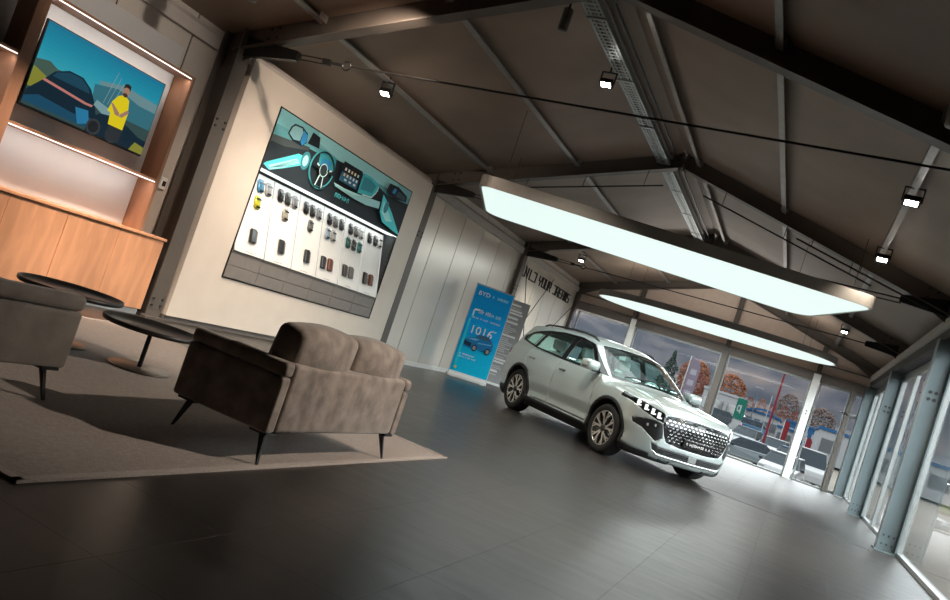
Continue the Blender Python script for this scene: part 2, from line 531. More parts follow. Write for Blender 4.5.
# purlins between the frames
PX = [-6.03, -4.49, -3.0, -2.5, -1.04, 0.41]
for k in range(len(FR) - 1):
    for x in PX:
        z = roofz(x) - 0.085
        y0, y1 = FR[k] + 0.01, FR[k + 1] - 0.01
        s = SL if x < XRIDGE else -SL
        mb = MB()
        mb.prism([(x - 0.035, z - 0.075), (x + 0.035, z - 0.075 + 0.07 * s), (x + 0.035, z - 0.06 + 0.07 * s), (x - 0.029, z - 0.066), (x - 0.029, z + 0.07), (x - 0.035, z + 0.07)], 1, y0, y1)
        mb.box(x - 0.05, x + 0.05, y0, y0 + 0.16, z - 0.06, z + 0.03); mb.box(x - 0.05, x + 0.05, y1 - 0.16, y1, z - 0.06, z + 0.03)
        structure(mb.build('roof_purlin', M['purlin']), 'thin galvanised purlin under the roof deck')
# eave beams
mb = MB(); isec(mb, (1.74, 14.9, 3.50), (0, 1, 0), (0, 0, 1), 17.3, 0.22, 0.12)
structure(mb.build('eave_beam', M['steel']), 'dark eave beam over the right glazing')

# ------------------------------------------------------------------ glazing
wn = [0]
def window(axis, plane, a0, a1, z0, z1, fm, fw=0.055, d=0.07, trans=None, sill=None):
    """framed pane in the plane x=plane (axis 0) or y=plane (axis 1)"""
    wn[0] += 1
    root = bpy.data.objects.new('window_%d' % wn[0], None); COL.objects.link(root)
    root.location = ((plane, (a0 + a1) / 2, z0) if axis == 0 else ((a0 + a1) / 2, plane, z0))
    root['kind'] = 'structure'
    w = (a1 - a0) / 2; h = z1 - z0
    def bx(mb, u0, u1, v0, v1, t):
        if axis == 0: mb.box(-t / 2, t / 2, u0, u1, v0, v1)
        else: mb.box(u0, u1, -t / 2, t / 2, v0, v1)
    mb = MB()
    bx(mb, -w, -w + fw, 0, h, d); bx(mb, w - fw, w, 0, h, d)
    bx(mb, -w + fw, w - fw, 0, fw, d); bx(mb, -w + fw, w - fw, h - fw, h, d)
    if trans: bx(mb, -w + fw, w - fw, trans - z0 - fw / 2, trans - z0 + fw / 2, d)
    mb.build('window_frame', fm, root, bevel=0.006)['kind'] = 'structure'
    mb = MB(); bx(mb, -w + fw * 0.8, w - fw * 0.8, fw * 0.8, h - fw * 0.8, 0.012)
    mb.build('window_pane', M['glass'], root)['kind'] = 'structure'
    return root
def right_bay(y0, y1, n, z1=2.955):
    s = (y1 - y0) / n
    for k in range(n): window(0, 1.735, y0 + k * s + 0.004, y0 + (k + 1) * s - 0.004, 0.0, z1, M['alu'])
right_bay(8.0, 12.38, 1)
right_bay(7.05, 7.99, 1)
right_bay(12.38, 17.88, 3)
right_bay(17.88, 23.5, 4)
mb = MB(); mb.box(1.60, 1.695, 12.56, 12.84, 0, 3.04)
structure(mb.build('trim_8', M['alu_white']), 'wide white jamb beside the right column')
mb = MB(); mb.box(1.695, 1.77, 6.9, 23.5, 2.955, 3.04)
structure(mb.build('trim_9', M['alu']), 'pale frame rail over the right windows')
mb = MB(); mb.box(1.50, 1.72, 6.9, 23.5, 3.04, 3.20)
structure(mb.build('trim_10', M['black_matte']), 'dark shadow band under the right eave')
mb = MB(); mb.prism([(1.46, 3.20), (1.72, 3.20), (1.72, 3.42), (1.50, 3.42), (1.46, 3.36)], 1, 6.9, 23.5)
structure(mb.build('trim_11', M['capping']), 'taupe eave fascia along the right side')
mb = MB(); mb.box(1.72, 1.86, 6.9, 23.6, 3.12, 3.75)
structure(mb.build('wall_right', M['header']))
FX = [-7.0, -5.12, -2.30, 0.20, 1.17]
for k in range(3): window(1, YF, FX[k] + 0.09, FX[k + 1] - 0.09, 0.0, 2.80, M['alu'], 0.05)
window(1, YF, 0.33, 1.14, 0.0, 2.80, M['alu'], 0.05)
# posts of the far glazing
for x, m, w in ((-5.12, M['alu_white'], 0.08), (-2.30, M['steel_col'], 0.085), (0.20, M['alu_white'], 0.095), (1.19, M['steel_col'], 0.05)):
    mb = MB()
    isec(mb, (x, YF - 0.08, 1.5), (0, 0, 1), (0, 1, 0), 3.0, 0.22, w * 2) if x != 1.19 else mb.box(x - w, x + w, YF - 0.14, YF + 0.05, 0, 2.8)
    if x == 0.20:
        for z in (1.85, 1.93): bolt(mb, (x, YF - 0.19, z), (0, -1, 0), 0.02)
    structure(mb.build('steel_column', [m, M['bolt']]), 'post between the far windows')
    if x < 1:
        mb = MB()
        mb.prism([(x - 0.01, 3.0), (x + 0.01, 3.0), (x + 0.01, 3.45), (x - 0.01, 3.45)], 1, YF - 0.5, YF - 0.05)
        mb.box(x - 0.06, x + 0.06, YF - 0.22, YF - 0.02, 3.0, 3.35)
        structure(mb.build('wall_bracket', M['steel']), 'dark bracket on top of a far window post')
        mb = MB(); mb.box(x - .07, x + .07, YF - .10, YF + .01, 3.36, roofz(x) - .02)
        structure(mb.build('gable_post', M['steel_col']), 'brown post in the far gable above the glazing')
# narrow glazed door in the corner
d = bpy.data.objects.new('door_1', None); COL.objects.link(d); d.location = (1.33, YF - 0.02, 0); d['kind'] = 'structure'
mb = MB()
for a, b in ((-0.10, -0.05), (0.09, 0.14)): mb.box(a, b, -0.04, 0.04, 0, 2.8)
for a, b in ((0, 0.08), (2.12, 2.22), (2.74, 2.8)): mb.box(-0.05, 0.09, -0.04, 0.04, a, b)
mb.build('door_frame', M['alu'], d)['kind'] = 'structure'
mb = MB(); mb.box(-0.05, 0.09, -0.006, 0.006, 0.08, 2.12); mb.box(-0.05, 0.09, -0.006, 0.006, 2.22, 2.74)
mb.build('door_pane', M['glass'], d)['kind'] = 'structure'
t = thing('door_closer', 'grey door closer arm on the corner glass door', 'door closer', (1.30, YF - 0.06, 2.17))
mb = MB(); mb.rbox(-0.10, 0.12, -0.09, 0, -0.04, 0.04, 0.012, 2); mb.build('body', M['alu'], t)
mb = MB(); mb.tube((-0.06, -0.10, 0), (-0.34, -0.22, 0.01), 0.012, 8); mb.tube((-0.34, -0.22, 0.01), (-0.10, -0.05, 0.03), 0.010, 8); mb.build('arm', M['black'], t)

# ------------------------------------------------------------------ the car: one smooth body field, cut into panels
def prof(pts, sm=5):
    xs = np.array([p[0] for p in pts], float); ys = np.array([p[1] for p in pts], float)
    o = np.argsort(xs); xs, ys = xs[o], ys[o]
    t = np.linspace(xs[0], xs[-1], 801); v = np.interp(t, xs, ys)
    k = np.hanning(2 * sm * 8 + 1); k /= k.sum(); pad = sm * 8
    ve = np.concatenate([2 * v[0] - v[pad:0:-1], v, 2 * v[-1] - v[-2:-pad - 2:-1]])
    v2 = np.convolve(ve, k, 'valid')
    return lambda q: np.interp(q, t, v2)
cW = prof([(1.05, .86), (.75, .905), (.3, .945), (0, .952), (-.5, .935), (-1.4, .935), (-2.2, .94), (-2.75, .955), (-3.2, .93), (-3.6, .86), (-3.9, .75)], 3)
cG = prof([(.1, .14), (.2, .075), (.30, .012), (.36, .03), (.45, .035), (.6, .004), (.78, 0), (.90, .010), (.98, .030), (1.06, .055), (1.12, .085), (1.3, .155), (1.5, .245), (1.6, .31), (1.75, .42)], 1)
cT = prof([(1.1, .78), (.98, .86), (.90, .915), (.75, .965), (.5, 1.005), (.2, 1.045), (-.05, 1.075), (-.20, 1.105), (-.55, 1.315), (-.98, 1.565), (-1.25, 1.635), (-1.6, 1.665), (-2.1, 1.668), (-2.7, 1.642), (-3.2, 1.592), (-3.5, 1.555), (-3.8, 1.51)], 2)
cF = prof([(.05, .60), (.15, .74), (.22, .84), (.30, .895), (.42, .915), (.55, .925), (.70, .925), (.80, .91), (.86, .89), (.95, .83), (1.1, .6)], 2)
cR = prof([(.05, -3.44), (.2, -3.58), (.3, -3.65), (.5, -3.73), (.75, -3.75), (.9, -3.74), (1.0, -3.715), (1.08, -3.67), (1.3, -3.53), (1.46, -3.40), (1.52, -3.35), (1.7, -3.34)], 2)
def smax(a, b, k):
    h = np.clip(0.5 + 0.5 * (a - b) / k, 0, 1)
    return b + (a - b) * h + k * h * (1 - h)
def front_x(s, z): return cF(z) - 0.085 * (s / .6) ** 2 - 0.20 * (np.clip(s - .55, 0, 1) / .35) ** 2
def top_z(x, s):
    xs = x + 0.10 * (s / .7) ** 2
    hood = np.clip((x + .3) / .3, 0, 1)
    z = cT(xs) - (1 - hood) * 0.05 * (s / .6) ** 2 - hood * (0.035 * (s / .7) ** 2)
    return z + hood * 0.018 * np.exp(-((s - .66) / .10) ** 2)
def side_y(x, z): return cW(x) - cG(z)
def wheel_dist(x, z): return np.minimum(np.hypot(x, z - .365), np.hypot(x + 2.765, z - .365))
def field(x, s, z):
    s = np.abs(s)
    f = smax(s - side_y(x, z), (z - top_z(x, s)) * 0.88, 0.045)
    f = smax(f, x - front_x(s, z), 0.06)
    f = smax(f, cR(z) - 0.16 * (s / .8) ** 3 * -1 - x if False else (cR(z) + 0.16 * (s / .8) ** 3 - x), 0.07)
    f = smax(f, 0.19 - z, 0.03)
    well = np.maximum(wheel_dist(x, z) - .405, .60 - s)
    return smax(f, -well, 0.012)

def surface_nets(h):
    xs = np.arange(-3.95, 1.06, h); ys = np.arange(-1.5 * h, 1.03, h); zs = np.arange(.12, 1.76, h)
    X, Y, Z = np.meshgrid(xs, ys, zs, indexing='ij'); Fv = field(X, Y, Z)
    S = Fv < 0
    nx, ny, nz = S.shape
    acc = np.zeros((nx - 1, ny - 1, nz - 1, 3)); cnt = np.zeros((nx - 1, ny - 1, nz - 1))
    P = np.stack([X, Y, Z], -1)
    def edges(ax):
        a = [slice(None)] * 3; b = [slice(None)] * 3
        a[ax] = slice(0, -1); b[ax] = slice(1, None)
        fa, fb = Fv[tuple(a)], Fv[tuple(b)]
        cross = (fa < 0) != (fb < 0)
        t = np.where(cross, fa / np.where(fa == fb, 1, fa - fb), 0)
        p = P[tuple(a)] + (P[tuple(b)] - P[tuple(a)]) * t[..., None]
        return cross, p, fa < 0
    quads = []
    idx = -np.ones((nx - 1, ny - 1, nz - 1), int)
    E = [edges(a) for a in range(3)]
    for ax in range(3):
        cross, p, _ = E[ax]
        o = [i for i in range(3) if i != ax]
        for d0 in (0, 1):
            for d1 in (0, 1):
                # cell index = edge index minus (d0, d1) in the other axes
                sl_e = [slice(None)] * 3; sl_c = [slice(None)] * 3
                for q, dd in ((o[0], d0), (o[1], d1)):
                    n = S.shape[q]
                    sl_e[q] = slice(dd, n - 1 + dd); sl_c[q] = slice(0, n - 1)
                c = cross[tuple(sl_e)]
                acc[tuple(sl_c)] += np.where(c[..., None], p[tuple(sl_e)], 0); cnt[tuple(sl_c)] += c
    act = cnt > 0
    idx[act] = np.arange(act.sum())
    V = acc[act] / cnt[act][:, None]
    for ax in range(3):
        cross, p, inside = E[ax]
        o0, o1 = [(1, 2), (2, 0), (0, 1)][ax]
        I = np.argwhere(cross)
        ok = (I[:, o0] > 0) & (I[:, o1] > 0) & (I[:, o0] < S.shape[o0] - 1) & (I[:, o1] < S.shape[o1] - 1)
        I = I[ok]
        ins = inside[tuple(I.T)]
        def cell(a, b):
            J = I.copy(); J[:, o0] -= a; J[:, o1] -= b
            return idx[tuple(J.T)]
        q = np.stack([cell(1, 1), cell(0, 1), cell(0, 0), cell(1, 0)], 1)
        q[~ins] = q[~ins][:, ::-1]
        quads.append(q)
    Q = np.concatenate(quads)
    for it in range(6):
        e = 1e-4; f0 = field(*V.T)
        g = np.stack([(field(*(V + np.eye(3)[i] * e).T) - field(*(V - np.eye(3)[i] * e).T)) / (2 * e) for i in range(3)], 1)
        st = (f0 / np.maximum((g ** 2).sum(1), .2))[:, None] * g
        L = np.linalg.norm(st, axis=1, keepdims=True)
        V = V - st * np.minimum(1, .02 / np.maximum(L, 1e-9)) * .8
    return V, Q

def pip(p, poly):
    x, y = p; c = False; j = len(poly) - 1
    for i in range(len(poly)):
        xi, yi = poly[i]; xj, yj = poly[j]
        if (yi > y) != (yj > y) and x < (xj - xi) * (y - yi) / (yj - yi) + xi: c = not c
        j = i
    return c
def cut(bm, lay, poly, ax, reg, pred, over=(0,)):
    """cut the outline of poly (seen along the third axis) into the shell; faces inside it get region reg"""
    a0, a1 = ax
    n = len(poly)
    for i in range(n):
        p, q = poly[i], poly[(i + 1) % n]
        if math.hypot(q[0] - p[0], q[1] - p[1]) < 1e-6: continue
        lo0, hi0 = min(p[0], q[0]) - .002, max(p[0], q[0]) + .002
        lo1, hi1 = min(p[1], q[1]) - .002, max(p[1], q[1]) + .002
        fs = []
        for f in bm.faces:
            vs = [w.co for w in f.verts]
            u = [c[a0] for c in vs]
            if max(u) < lo0 or min(u) > hi0: continue
            v = [c[a1] for c in vs]
            if max(v) < lo1 or min(v) > hi1: continue
            if pred(f): fs.append(f)
        if not fs: continue
        no = [0, 0, 0]; no[a0] = -(q[1] - p[1]); no[a1] = q[0] - p[0]
        co = [0, 0, 0]; co[a0], co[a1] = p
        ed = set(); ve = set()
        for f in fs: ed.update(f.edges); ve.update(f.verts)
        bmesh.ops.bisect_plane(bm, geom=fs + list(ed) + list(ve), dist=1e-5, plane_co=co, plane_no=no)
    bm.normal_update()
    lo0 = min(p[0] for p in poly); hi0 = max(p[0] for p in poly); lo1 = min(p[1] for p in poly); hi1 = max(p[1] for p in poly)
    for f in bm.faces:
        if over is not None and f[lay] not in over: continue
        c = f.calc_center_median()
        if not (lo0 < c[a0] < hi0 and lo1 < c[a1] < hi1): continue
        if pred(f) and pip((c[a0], c[a1]), poly): f[lay] = reg
def stroke(bm, lay, pts, w, ax, reg, pred, over=(0,)):
    for p, q in zip(pts[:-1], pts[1:]):
        L = math.hypot(q[0] - p[0], q[1] - p[1]); tx, ty = (q[0] - p[0]) / L * w / 2, (q[1] - p[1]) / L * w / 2
        nx, ny = -ty, tx
        cut(bm, lay, [(p[0] - tx + nx, p[1] - ty + ny), (p[0] - tx - nx, p[1] - ty - ny), (q[0] + tx - nx, q[1] + ty - ny), (q[0] + tx + nx, q[1] + ty + ny)], ax, reg, pred, over)

def car_shell():
    V, Q = surface_nets(.030)
    bm = bmesh.new()
    vs = [bm.verts.new(p) for p in V]
    for q in Q:
        if len(set(q)) == 4:
            try: bm.faces.new([vs[i] for i in q])
            except ValueError: pass
    bmesh.ops.bisect_plane(bm, geom=bm.verts[:] + bm.edges[:] + bm.faces[:], dist=1e-6, plane_co=(0, 0, 0), plane_no=(0, 1, 0), clear_inner=True)
    lay = bm.faces.layers.int.new('region')
    bm.normal_update()
    side = lambda f: f.normal.y > .25 and f.calc_center_median().y > .4
    side_low = lambda f: f.normal.y > .12 and f.calc_center_median().y > .55
    R = {}
    def reg(name): return R.setdefault(name, len(R) + 1)
    # wheel wells and arch cladding
    for cx in (0, -2.765):
        circ = [(cx + .462 * math.cos(2 * PI * i / 26), .365 + .462 * math.sin(2 * PI * i / 26)) for i in range(26)]
        cut(bm, lay, circ, (0, 2), reg('cladding'), side_low)
        circ = [(cx + .418 * math.cos(2 * PI * i / 26), .365 + .418 * math.sin(2 * PI * i / 26)) for i in range(26)]
        cut(bm, lay, circ, (0, 2), reg('liner'), side_low, (0, R['cladding']))
    for f in bm.faces:
        c = f.calc_center_median()
        for cx in (0, -2.765):
            if math.hypot(c.x - cx, c.z - .365) < .408: f[lay] = reg('liner')
    # sills and lower bumper
    cut(bm, lay, [(-3.9, .1), (1.0, .1), (1.0, .255), (.60, .275), (.40, .315), (-.40, .315), (-2.40, .335), (-3.2, .36), (-3.9, .36)], (0, 2), reg('cladding'), lambda f: f.calc_center_median().y > .30 and f.normal.x < .75)
    # side glass
    cut(bm, lay, [(-.43, 1.085), (-.80, 1.31), (-1.15, 1.50), (-1.60, 1.555), (-2.15, 1.555), (-2.60, 1.515), (-3.02, 1.43), (-3.27, 1.31), (-3.25, 1.235), (-2.6, 1.15), (-1.7, 1.105)], (0, 2), reg('window_trim'), side)
    wt = (R['window_trim'],)
    cut(bm, lay, [(-.70, 1.125), (-1.14, 1.425), (-1.30, 1.487), (-1.615, 1.515), (-1.605, 1.135)], (0, 2), reg('front_side_glass'), side, wt)
    cut(bm, lay, [(-1.745, 1.14), (-1.755, 1.52), (-2.15, 1.518), (-2.52, 1.476), (-2.60, 1.18)], (0, 2), reg('rear_side_glass'), side, wt)
    cut(bm, lay, [(-2.69, 1.20), (-2.63, 1.46), (-2.97, 1.395), (-3.17, 1.30), (-3.16, 1.255)], (0, 2), reg('quarter_glass'), side, wt)
    # windscreen
    topf = lambda f: f.normal.z > .25 and -1.2 < f.calc_center_median().x < -.1
    ws = [(-.215, -.05), (-.22, .15), (-.255, .40), (-.315, .60), (-.40, .735), (-.70, .690), (-1.06, .600), (-1.0, .35), (-.97, .1), (-.965, -.05)]
    cut(bm, lay, ws, (0, 1), reg('windscreen_border'), topf)
    wi = [(-.265, -.05), (-.27, .15), (-.30, .40), (-.36, .585), (-.43, .690), (-.70, .650), (-1.00, .565), (-.945, .35), (-.92, .1), (-.915, -.05)]
    cut(bm, lay, wi, (0, 1), reg('windscreen'), topf, (R['windscreen_border'],))
    # hood shut lines
    hf = lambda f: f.normal.z > .3 and f.calc_center_median().x > -.4
    stroke(bm, lay, [(-.33, .80), (-.1, .795), (.3, .765), (.60, .715), (.74, .62)], .009, (0, 1), reg('gap'), hf)
    cut(bm, lay, [(-.33, .796), (-.1, .791), (.3, .761), (.60, .711), (.74, .617), (.90, .45), (.96, -.05), (-.2, -.05), (-.21, .15), (-.245, .40), (-.305, .60), (-.385, .735)], (0, 1), reg('hood'), hf)
    # doors
    for nm, pts in (('front_door', [(-.50, .345), (-.47, .62), (-.50, .85), (-.49, 1.07), (-1.0, 1.085), (-1.665, 1.10), (-1.665, .345)]),
                    ('rear_door', [(-1.685, .345), (-1.685, 1.10), (-2.25, 1.118), (-2.72, 1.14), (-2.70, .95), (-2.56, .78), (-2.36, .66), (-2.25, .50), (-2.22, .345)])):
        stroke(bm, lay, pts + [pts[0]], .010, (0, 2), reg('gap'), side)
        cut(bm, lay, pts, (0, 2), reg(nm), side)
    # fuel flap line, rear lamp
    cut(bm, lay, [(-3.45, .93), (-3.86, .93), (-3.86, 1.03), (-3.45, 1.02)], (0, 2), reg('rear_lamp'), lambda f: f.normal.x < .1 and f.normal.z < .5)
    cut(bm, lay, [(0.0 - .05, 1.12), (.62, 1.12), (.55, 1.44), (-.05, 1.46)], (1, 2), reg('rear_window'), lambda f: f.normal.x < -.3)
    # front face
    ff = lambda f: f.calc_center_median().x > .38 and f.normal.x > .05
    cut(bm, lay, [(-.05, .83), (.40, .815), (.58, .79), (.60, .70), (.55, .56), (.49, .475), (.30, .455), (-.05, .45)], (1, 2), reg('grille_back'), ff, (0, R['hood']))
    cut(bm, lay, [(-.05, .832), (-.05, .862), (.42, .845), (.56, .822), (.58, .79), (.40, .815)], (1, 2), reg('nose_strip'), ff, (0, R['hood']))
    cut(bm, lay, [(.56, .715), (.58, .80), (.61, .85), (.76, .893), (.88, .935), (.935, .985), (.957, .97), (.935, .88), (.82, .79), (.67, .725)], (1, 2), reg('headlamp_lens'), lambda f: f.calc_center_median().x > .2 and f.normal.y > -.1, (0, R['hood'], R['grille_back']))
    cut(bm, lay, [(.555, .52), (.575, .61), (.60, .70), (.70, .722), (.82, .702), (.90, .665), (.885, .605), (.80, .575), (.72, .51), (.63, .45)], (1, 2), reg('air_intake'), ff)
    cut(bm, lay, [(-.05, .392), (.56, .397), (.67, .425), (.63, .335), (.56, .302), (-.05, .296)], (1, 2), reg('lower_intake'), ff, (0, R['cladding']))
    return bm, lay, R

M['paint'] = mat('silver_green_paint', (0.50, 0.575, 0.565), 0.30, 0.35, var=0.02, vscale=40, coat=0.8)
M['car_black'] = mat('satin_black_trim', (0.016, 0.017, 0.018), 0.38, var=0.1)
M['car_gloss'] = mat('piano_black', (0.008, 0.009, 0.010), 0.08, var=0.1)
M['liner'] = mat('arch_liner', (0.008, 0.008, 0.008), 0.85, var=0.2)
M['tyre'] = mat('tyre_rubber', (0.012, 0.012, 0.012), 0.75, var=0.2, vscale=30)
M['alloy'] = mat('machined_alloy', (0.72, 0.68, 0.64), 0.22, 0.9, var=0.05)
M['chrome'] = mat('bright_chrome', (0.78, 0.79, 0.80), 0.15, 1.0, var=0.03)
M['car_glass'] = glass_mat('tinted_car_glass', (0.80, 0.92, 0.90), 1.4)
M['cabin'] = mat('dark_cabin_trim', (0.38, 0.40, 0.39), 0.7, var=0.1)
M['seat'] = mat('pale_seat_leather', (0.70, 0.70, 0.68), 0.5, var=0.06)
M['drl'] = emis('running_light', (0.95, 1.0, 1.0), .8)
M['red_lens'] = mat('red_lens', (0.25, 0.01, 0.012), 0.15, coat=0.5, var=0.1)

def build_car():
    car = thing('suv', 'pale silver green sport utility car parked on the dark tiled floor', 'car', (-1.7616, 11.737, 0), math.radians(-41.6))
    bm, lay, R = car_shell()
    inv = {v: k for k, v in R.items()}
    groups = {}
    for f in bm.faces: groups.setdefault(inv.get(f[lay], 'body'), []).append(f)
    def collect(fs, signs=(-1, 1)):
        V, F = [], []
        for sg in signs:
            mp = {}
            for f in fs:
                q = []
                for w in f.verts:
                    if w.index not in mp:
                        mp[w.index] = len(V); V.append((w.co.x, sg * w.co.y, w.co.z))
                    q.append(mp[w.index])
                F.append(q if sg > 0 else q[::-1])
        return V, F
    bm.verts.index_update()
    def panel(name, key, m, parent, signs=(-1, 1), solid=0, inner=None, offset=-1):
        if key not in groups: return None
        V, F = collect(groups[key], signs)
        mb = MB(); mb.add(V, F, 0, True)
        o = mb.build(name, [m] + ([inner] if inner else []), parent)
        w = o.modifiers.new('weld', 'WELD'); w.merge_threshold = 0.0008
        if solid:
            s = o.modifiers.new('thick', 'SOLIDIFY'); s.thickness = solid; s.offset = offset
            if inner: s.material_offset = 1; s.material_offset_rim = 1
        return o
    panel('body', 'body', M['paint'], car, solid=.02, inner=M['cabin'])
    panel('wheel_arch_cladding', 'cladding', M['car_black'], car, solid=.012, offset=1)
    panel('wheel_well', 'liner', M['liner'], car)
    panel('hood', 'hood', M['paint'], car, solid=.015, inner=M['cabin'])
    panel('windscreen_border', 'windscreen_border', M['car_gloss'], car)
    panel('windscreen', 'windscreen', M['car_glass'], car, solid=.004)
    panel('rear_window', 'rear_window', M['car_glass'], car, solid=.004)
    panel('window_trim', 'window_trim', M['car_gloss'], car, solid=.006)
    panel('nose_strip', 'nose_strip', M['car_gloss'], car, solid=.01)
    lower = panel('lower_intake', 'lower_intake', M['car_black'], car, solid=.02)
    grille = panel('grille', 'grille_back', M['car_gloss'], car, solid=.02)
    for sg, sd in ((-1, 'right'), (1, 'left')):
        for key in ('front_door', 'rear_door'):
            d = panel('door', key, M['paint'], car, (sg,), .02, M['cabin'])
            # handle
            x = -1.48 if key == 'front_door' else -2.50
            z = .945 if key == 'front_door' else .965
            y = sg * float(side_y(x, z))
            mb = MB(); mb.rbox(x - .10, x + .10, y - .012, y + .022 * 1, z - .016, z + .018, .010, 2) if sg > 0 else mb.rbox(x - .10, x + .10, y - .022, y + .012, z - .016, z + .018, .010, 2)
            mb.build('handle', M['chrome'], d)
            panel('side_glass', key.replace('door', 'side_glass'), M['car_glass'], d, (sg,), .004)
        panel('quarter_glass', 'quarter_glass', M['car_glass'], car, (sg,), .004)
        panel('rear_lamp', 'rear_lamp', M['red_lens'], car, (sg,), .01, offset=1)
        panel('air_intake', 'air_intake', M['car_black'], car, (sg,), .015)
        hl = panel('headlamp', 'headlamp_lens', M['car_gloss'], car, (sg,), .01)
        # running light blocks
        for k in range(4):
            sm = .668 + k * .066; zc = .795 + k * .027; hz = .040 - .001 * k
            x = float(front_x(sm, zc)); xb = float(front_x(sm + .02, zc))
            ex = Vector((xb - x, .02, 0)).normalized(); ev = Vector((ex.x, sg * ex.y, 0)); en = Vector((ex.y, -sg * ex.x, 0))
            mb = MB(); mb.obox((x, sg * sm, zc), ev * .020, Vector((0, 0, 1)) * hz, en * .012)
            mb.obox(Vector((x, sg * sm, zc - hz * .7)) - ev * .02, ev * .026, Vector((0, 0, 1)) * .009, en * .012)
            mb.build('running_light', M['drl'], hl)
        # mirror
        mb = MB(); cx, cz = -.60, 1.165
        ys = sg * 1.03
        mb.rbox(-.10, .10, -.125, .125, -.075, .075, .055, 4)
        mi = mb.build('side_mirror', M['paint'], car, loc=(cx, ys, cz))
        mb = MB(); mb.rbox(-.118, -.10, -.10, .10, -.066, .066, .006, 2); mb.build('mirror_glass', M['chrome'], mi)
        mb = MB(); mb.obox((0.0, -sg * .13, -.07), (.035, 0, 0), (0, .06, .0), (0, 0, .018)); mb.build('mirror_foot', M['car_gloss'], mi)
        # roof rail
        mb = MB(); pts = []
        for i in range(15):
            x = -1.22 - i * .125; s = float(side_y(x, 1.57)) + .00 - .03
            s = min(s, .66); z = float(top_z(np.array(x), np.array(s))) + .012
            if i in (0, 14): z -= .03
            pts.append((x, sg * (s - .02), z + .02))
        mb.path(pts, .017, 8); mb.build('roof_rail', M['car_black'], car)
    # grille lozenges in staggered rows
    mb = MB()
    gp = [(-.62, .80), (.62, .80), (.585, .70), (.54, .56), (.475, .48), (-.475, .48), (-.54, .56), (-.585, .70)]
    for r in range(8):
        z = .475 + r * .043
        for c in range(-11, 12):
            y = (c + (.5 if r % 2 else 0)) * .070
            if not pip((y, z), gp) or not pip((y + .03 * np.sign(y), z), gp): continue
            if abs(y) < .265 and .475 < z < .60: continue
            x = float(front_x(abs(y), z)); x2 = float(front_x(abs(y) + .01, z))
            t = Vector((x2 - x, .01 * (1 if y >= 0 else -1), 0)).normalized()
            zt = Vector((float(front_x(abs(y), z + .01)) - x, 0, .01)).normalized()
            n = Vector((1, 0, 0))
            P = Vector((x, y, z)); a = t * .033; b = zt * .0165
            k = len(mb.v)
            V = [P - a, P - b, P + a, P + b, P + n * .016 - a * .55, P + n * .016 - b * .5, P + n * .016 + a * .55, P + n * .016 + b * .5]
            Fq = [(0, 1, 5, 4), (1, 2, 6, 5), (2, 3, 7, 6), (3, 0, 4, 7), (4, 5, 6, 7)]
            if y < 0: Fq = [q[::-1] for q in Fq]
            mb.add(V, Fq)
    mb.build('grille_mesh', M['chrome'], grille)
    # number plate with its lettering
    mb = MB(); mb.rbox(.925, .945, -.26, .26, .49, .605, .008, 2)
    pl = mb.build('number_plate', M['car_gloss'], car)
    art = Art(lambda u, v, d: (.946 + d, u, v))
    art.ticks(-.21, .530, .42, .036, flat('plate_white', (.8, .8, .8)), 15, 8); art.build('plate_lettering', pl)
    # lower bumper: tow cover, two slats, skid lip
    mb = MB(); x = float(front_x(0, .345)); mb.rbox(x - .01, x + .012, -.075, .075, .302, .388, .006, 2)
    mb.build('tow_cover', M['alu'], lower)
    for z in (.322, .345, .368):
        for sg in (-1, 1):
            mb = MB(); mb.path([(float(front_x(s, z)) + .006, sg * s, z) for s in np.linspace(.09, .58, 8)], .0055, 6)
            mb.build('intake_slat', M['bolt'], lower)
    mb = MB(); pts = []
    for s in np.linspace(-.70, .70, 29): pts.append((float(front_x(abs(s), .285)) + .004 - .02 * max(0, abs(s) - .55) / .15, s, .285 + .13 * max(0, abs(s) - .56) / .14))
    mb.path(pts, .016, 8); mb.build('skid_lip', M['chrome'], car)
    for sg in (-1, 1):
        for s, z in ((.68, .655), (.755, .635)):
            mb = MB(); x = float(front_x(s, z)); mb.tube((x - .01, sg * s, z), (x + .008, sg * s, z), .020, 12); mb.build('fog_lamp', M['alu'], car)
    # wipers
    for y0, y1 in ((-.55, -.02), (.05, .60)):
        mb = MB(); pts = []
        for k in range(8):
            y = y0 + (y1 - y0) * k / 7; x = -.30 - .06 * k / 7 - .10 * (abs(y) / .7) ** 2
            pts.append((x, y, float(top_z(np.array(x), np.array(abs(y)))) + .02))
        mb.path(pts, .009, 6); mb.build('wiper', M['car_black'], car)
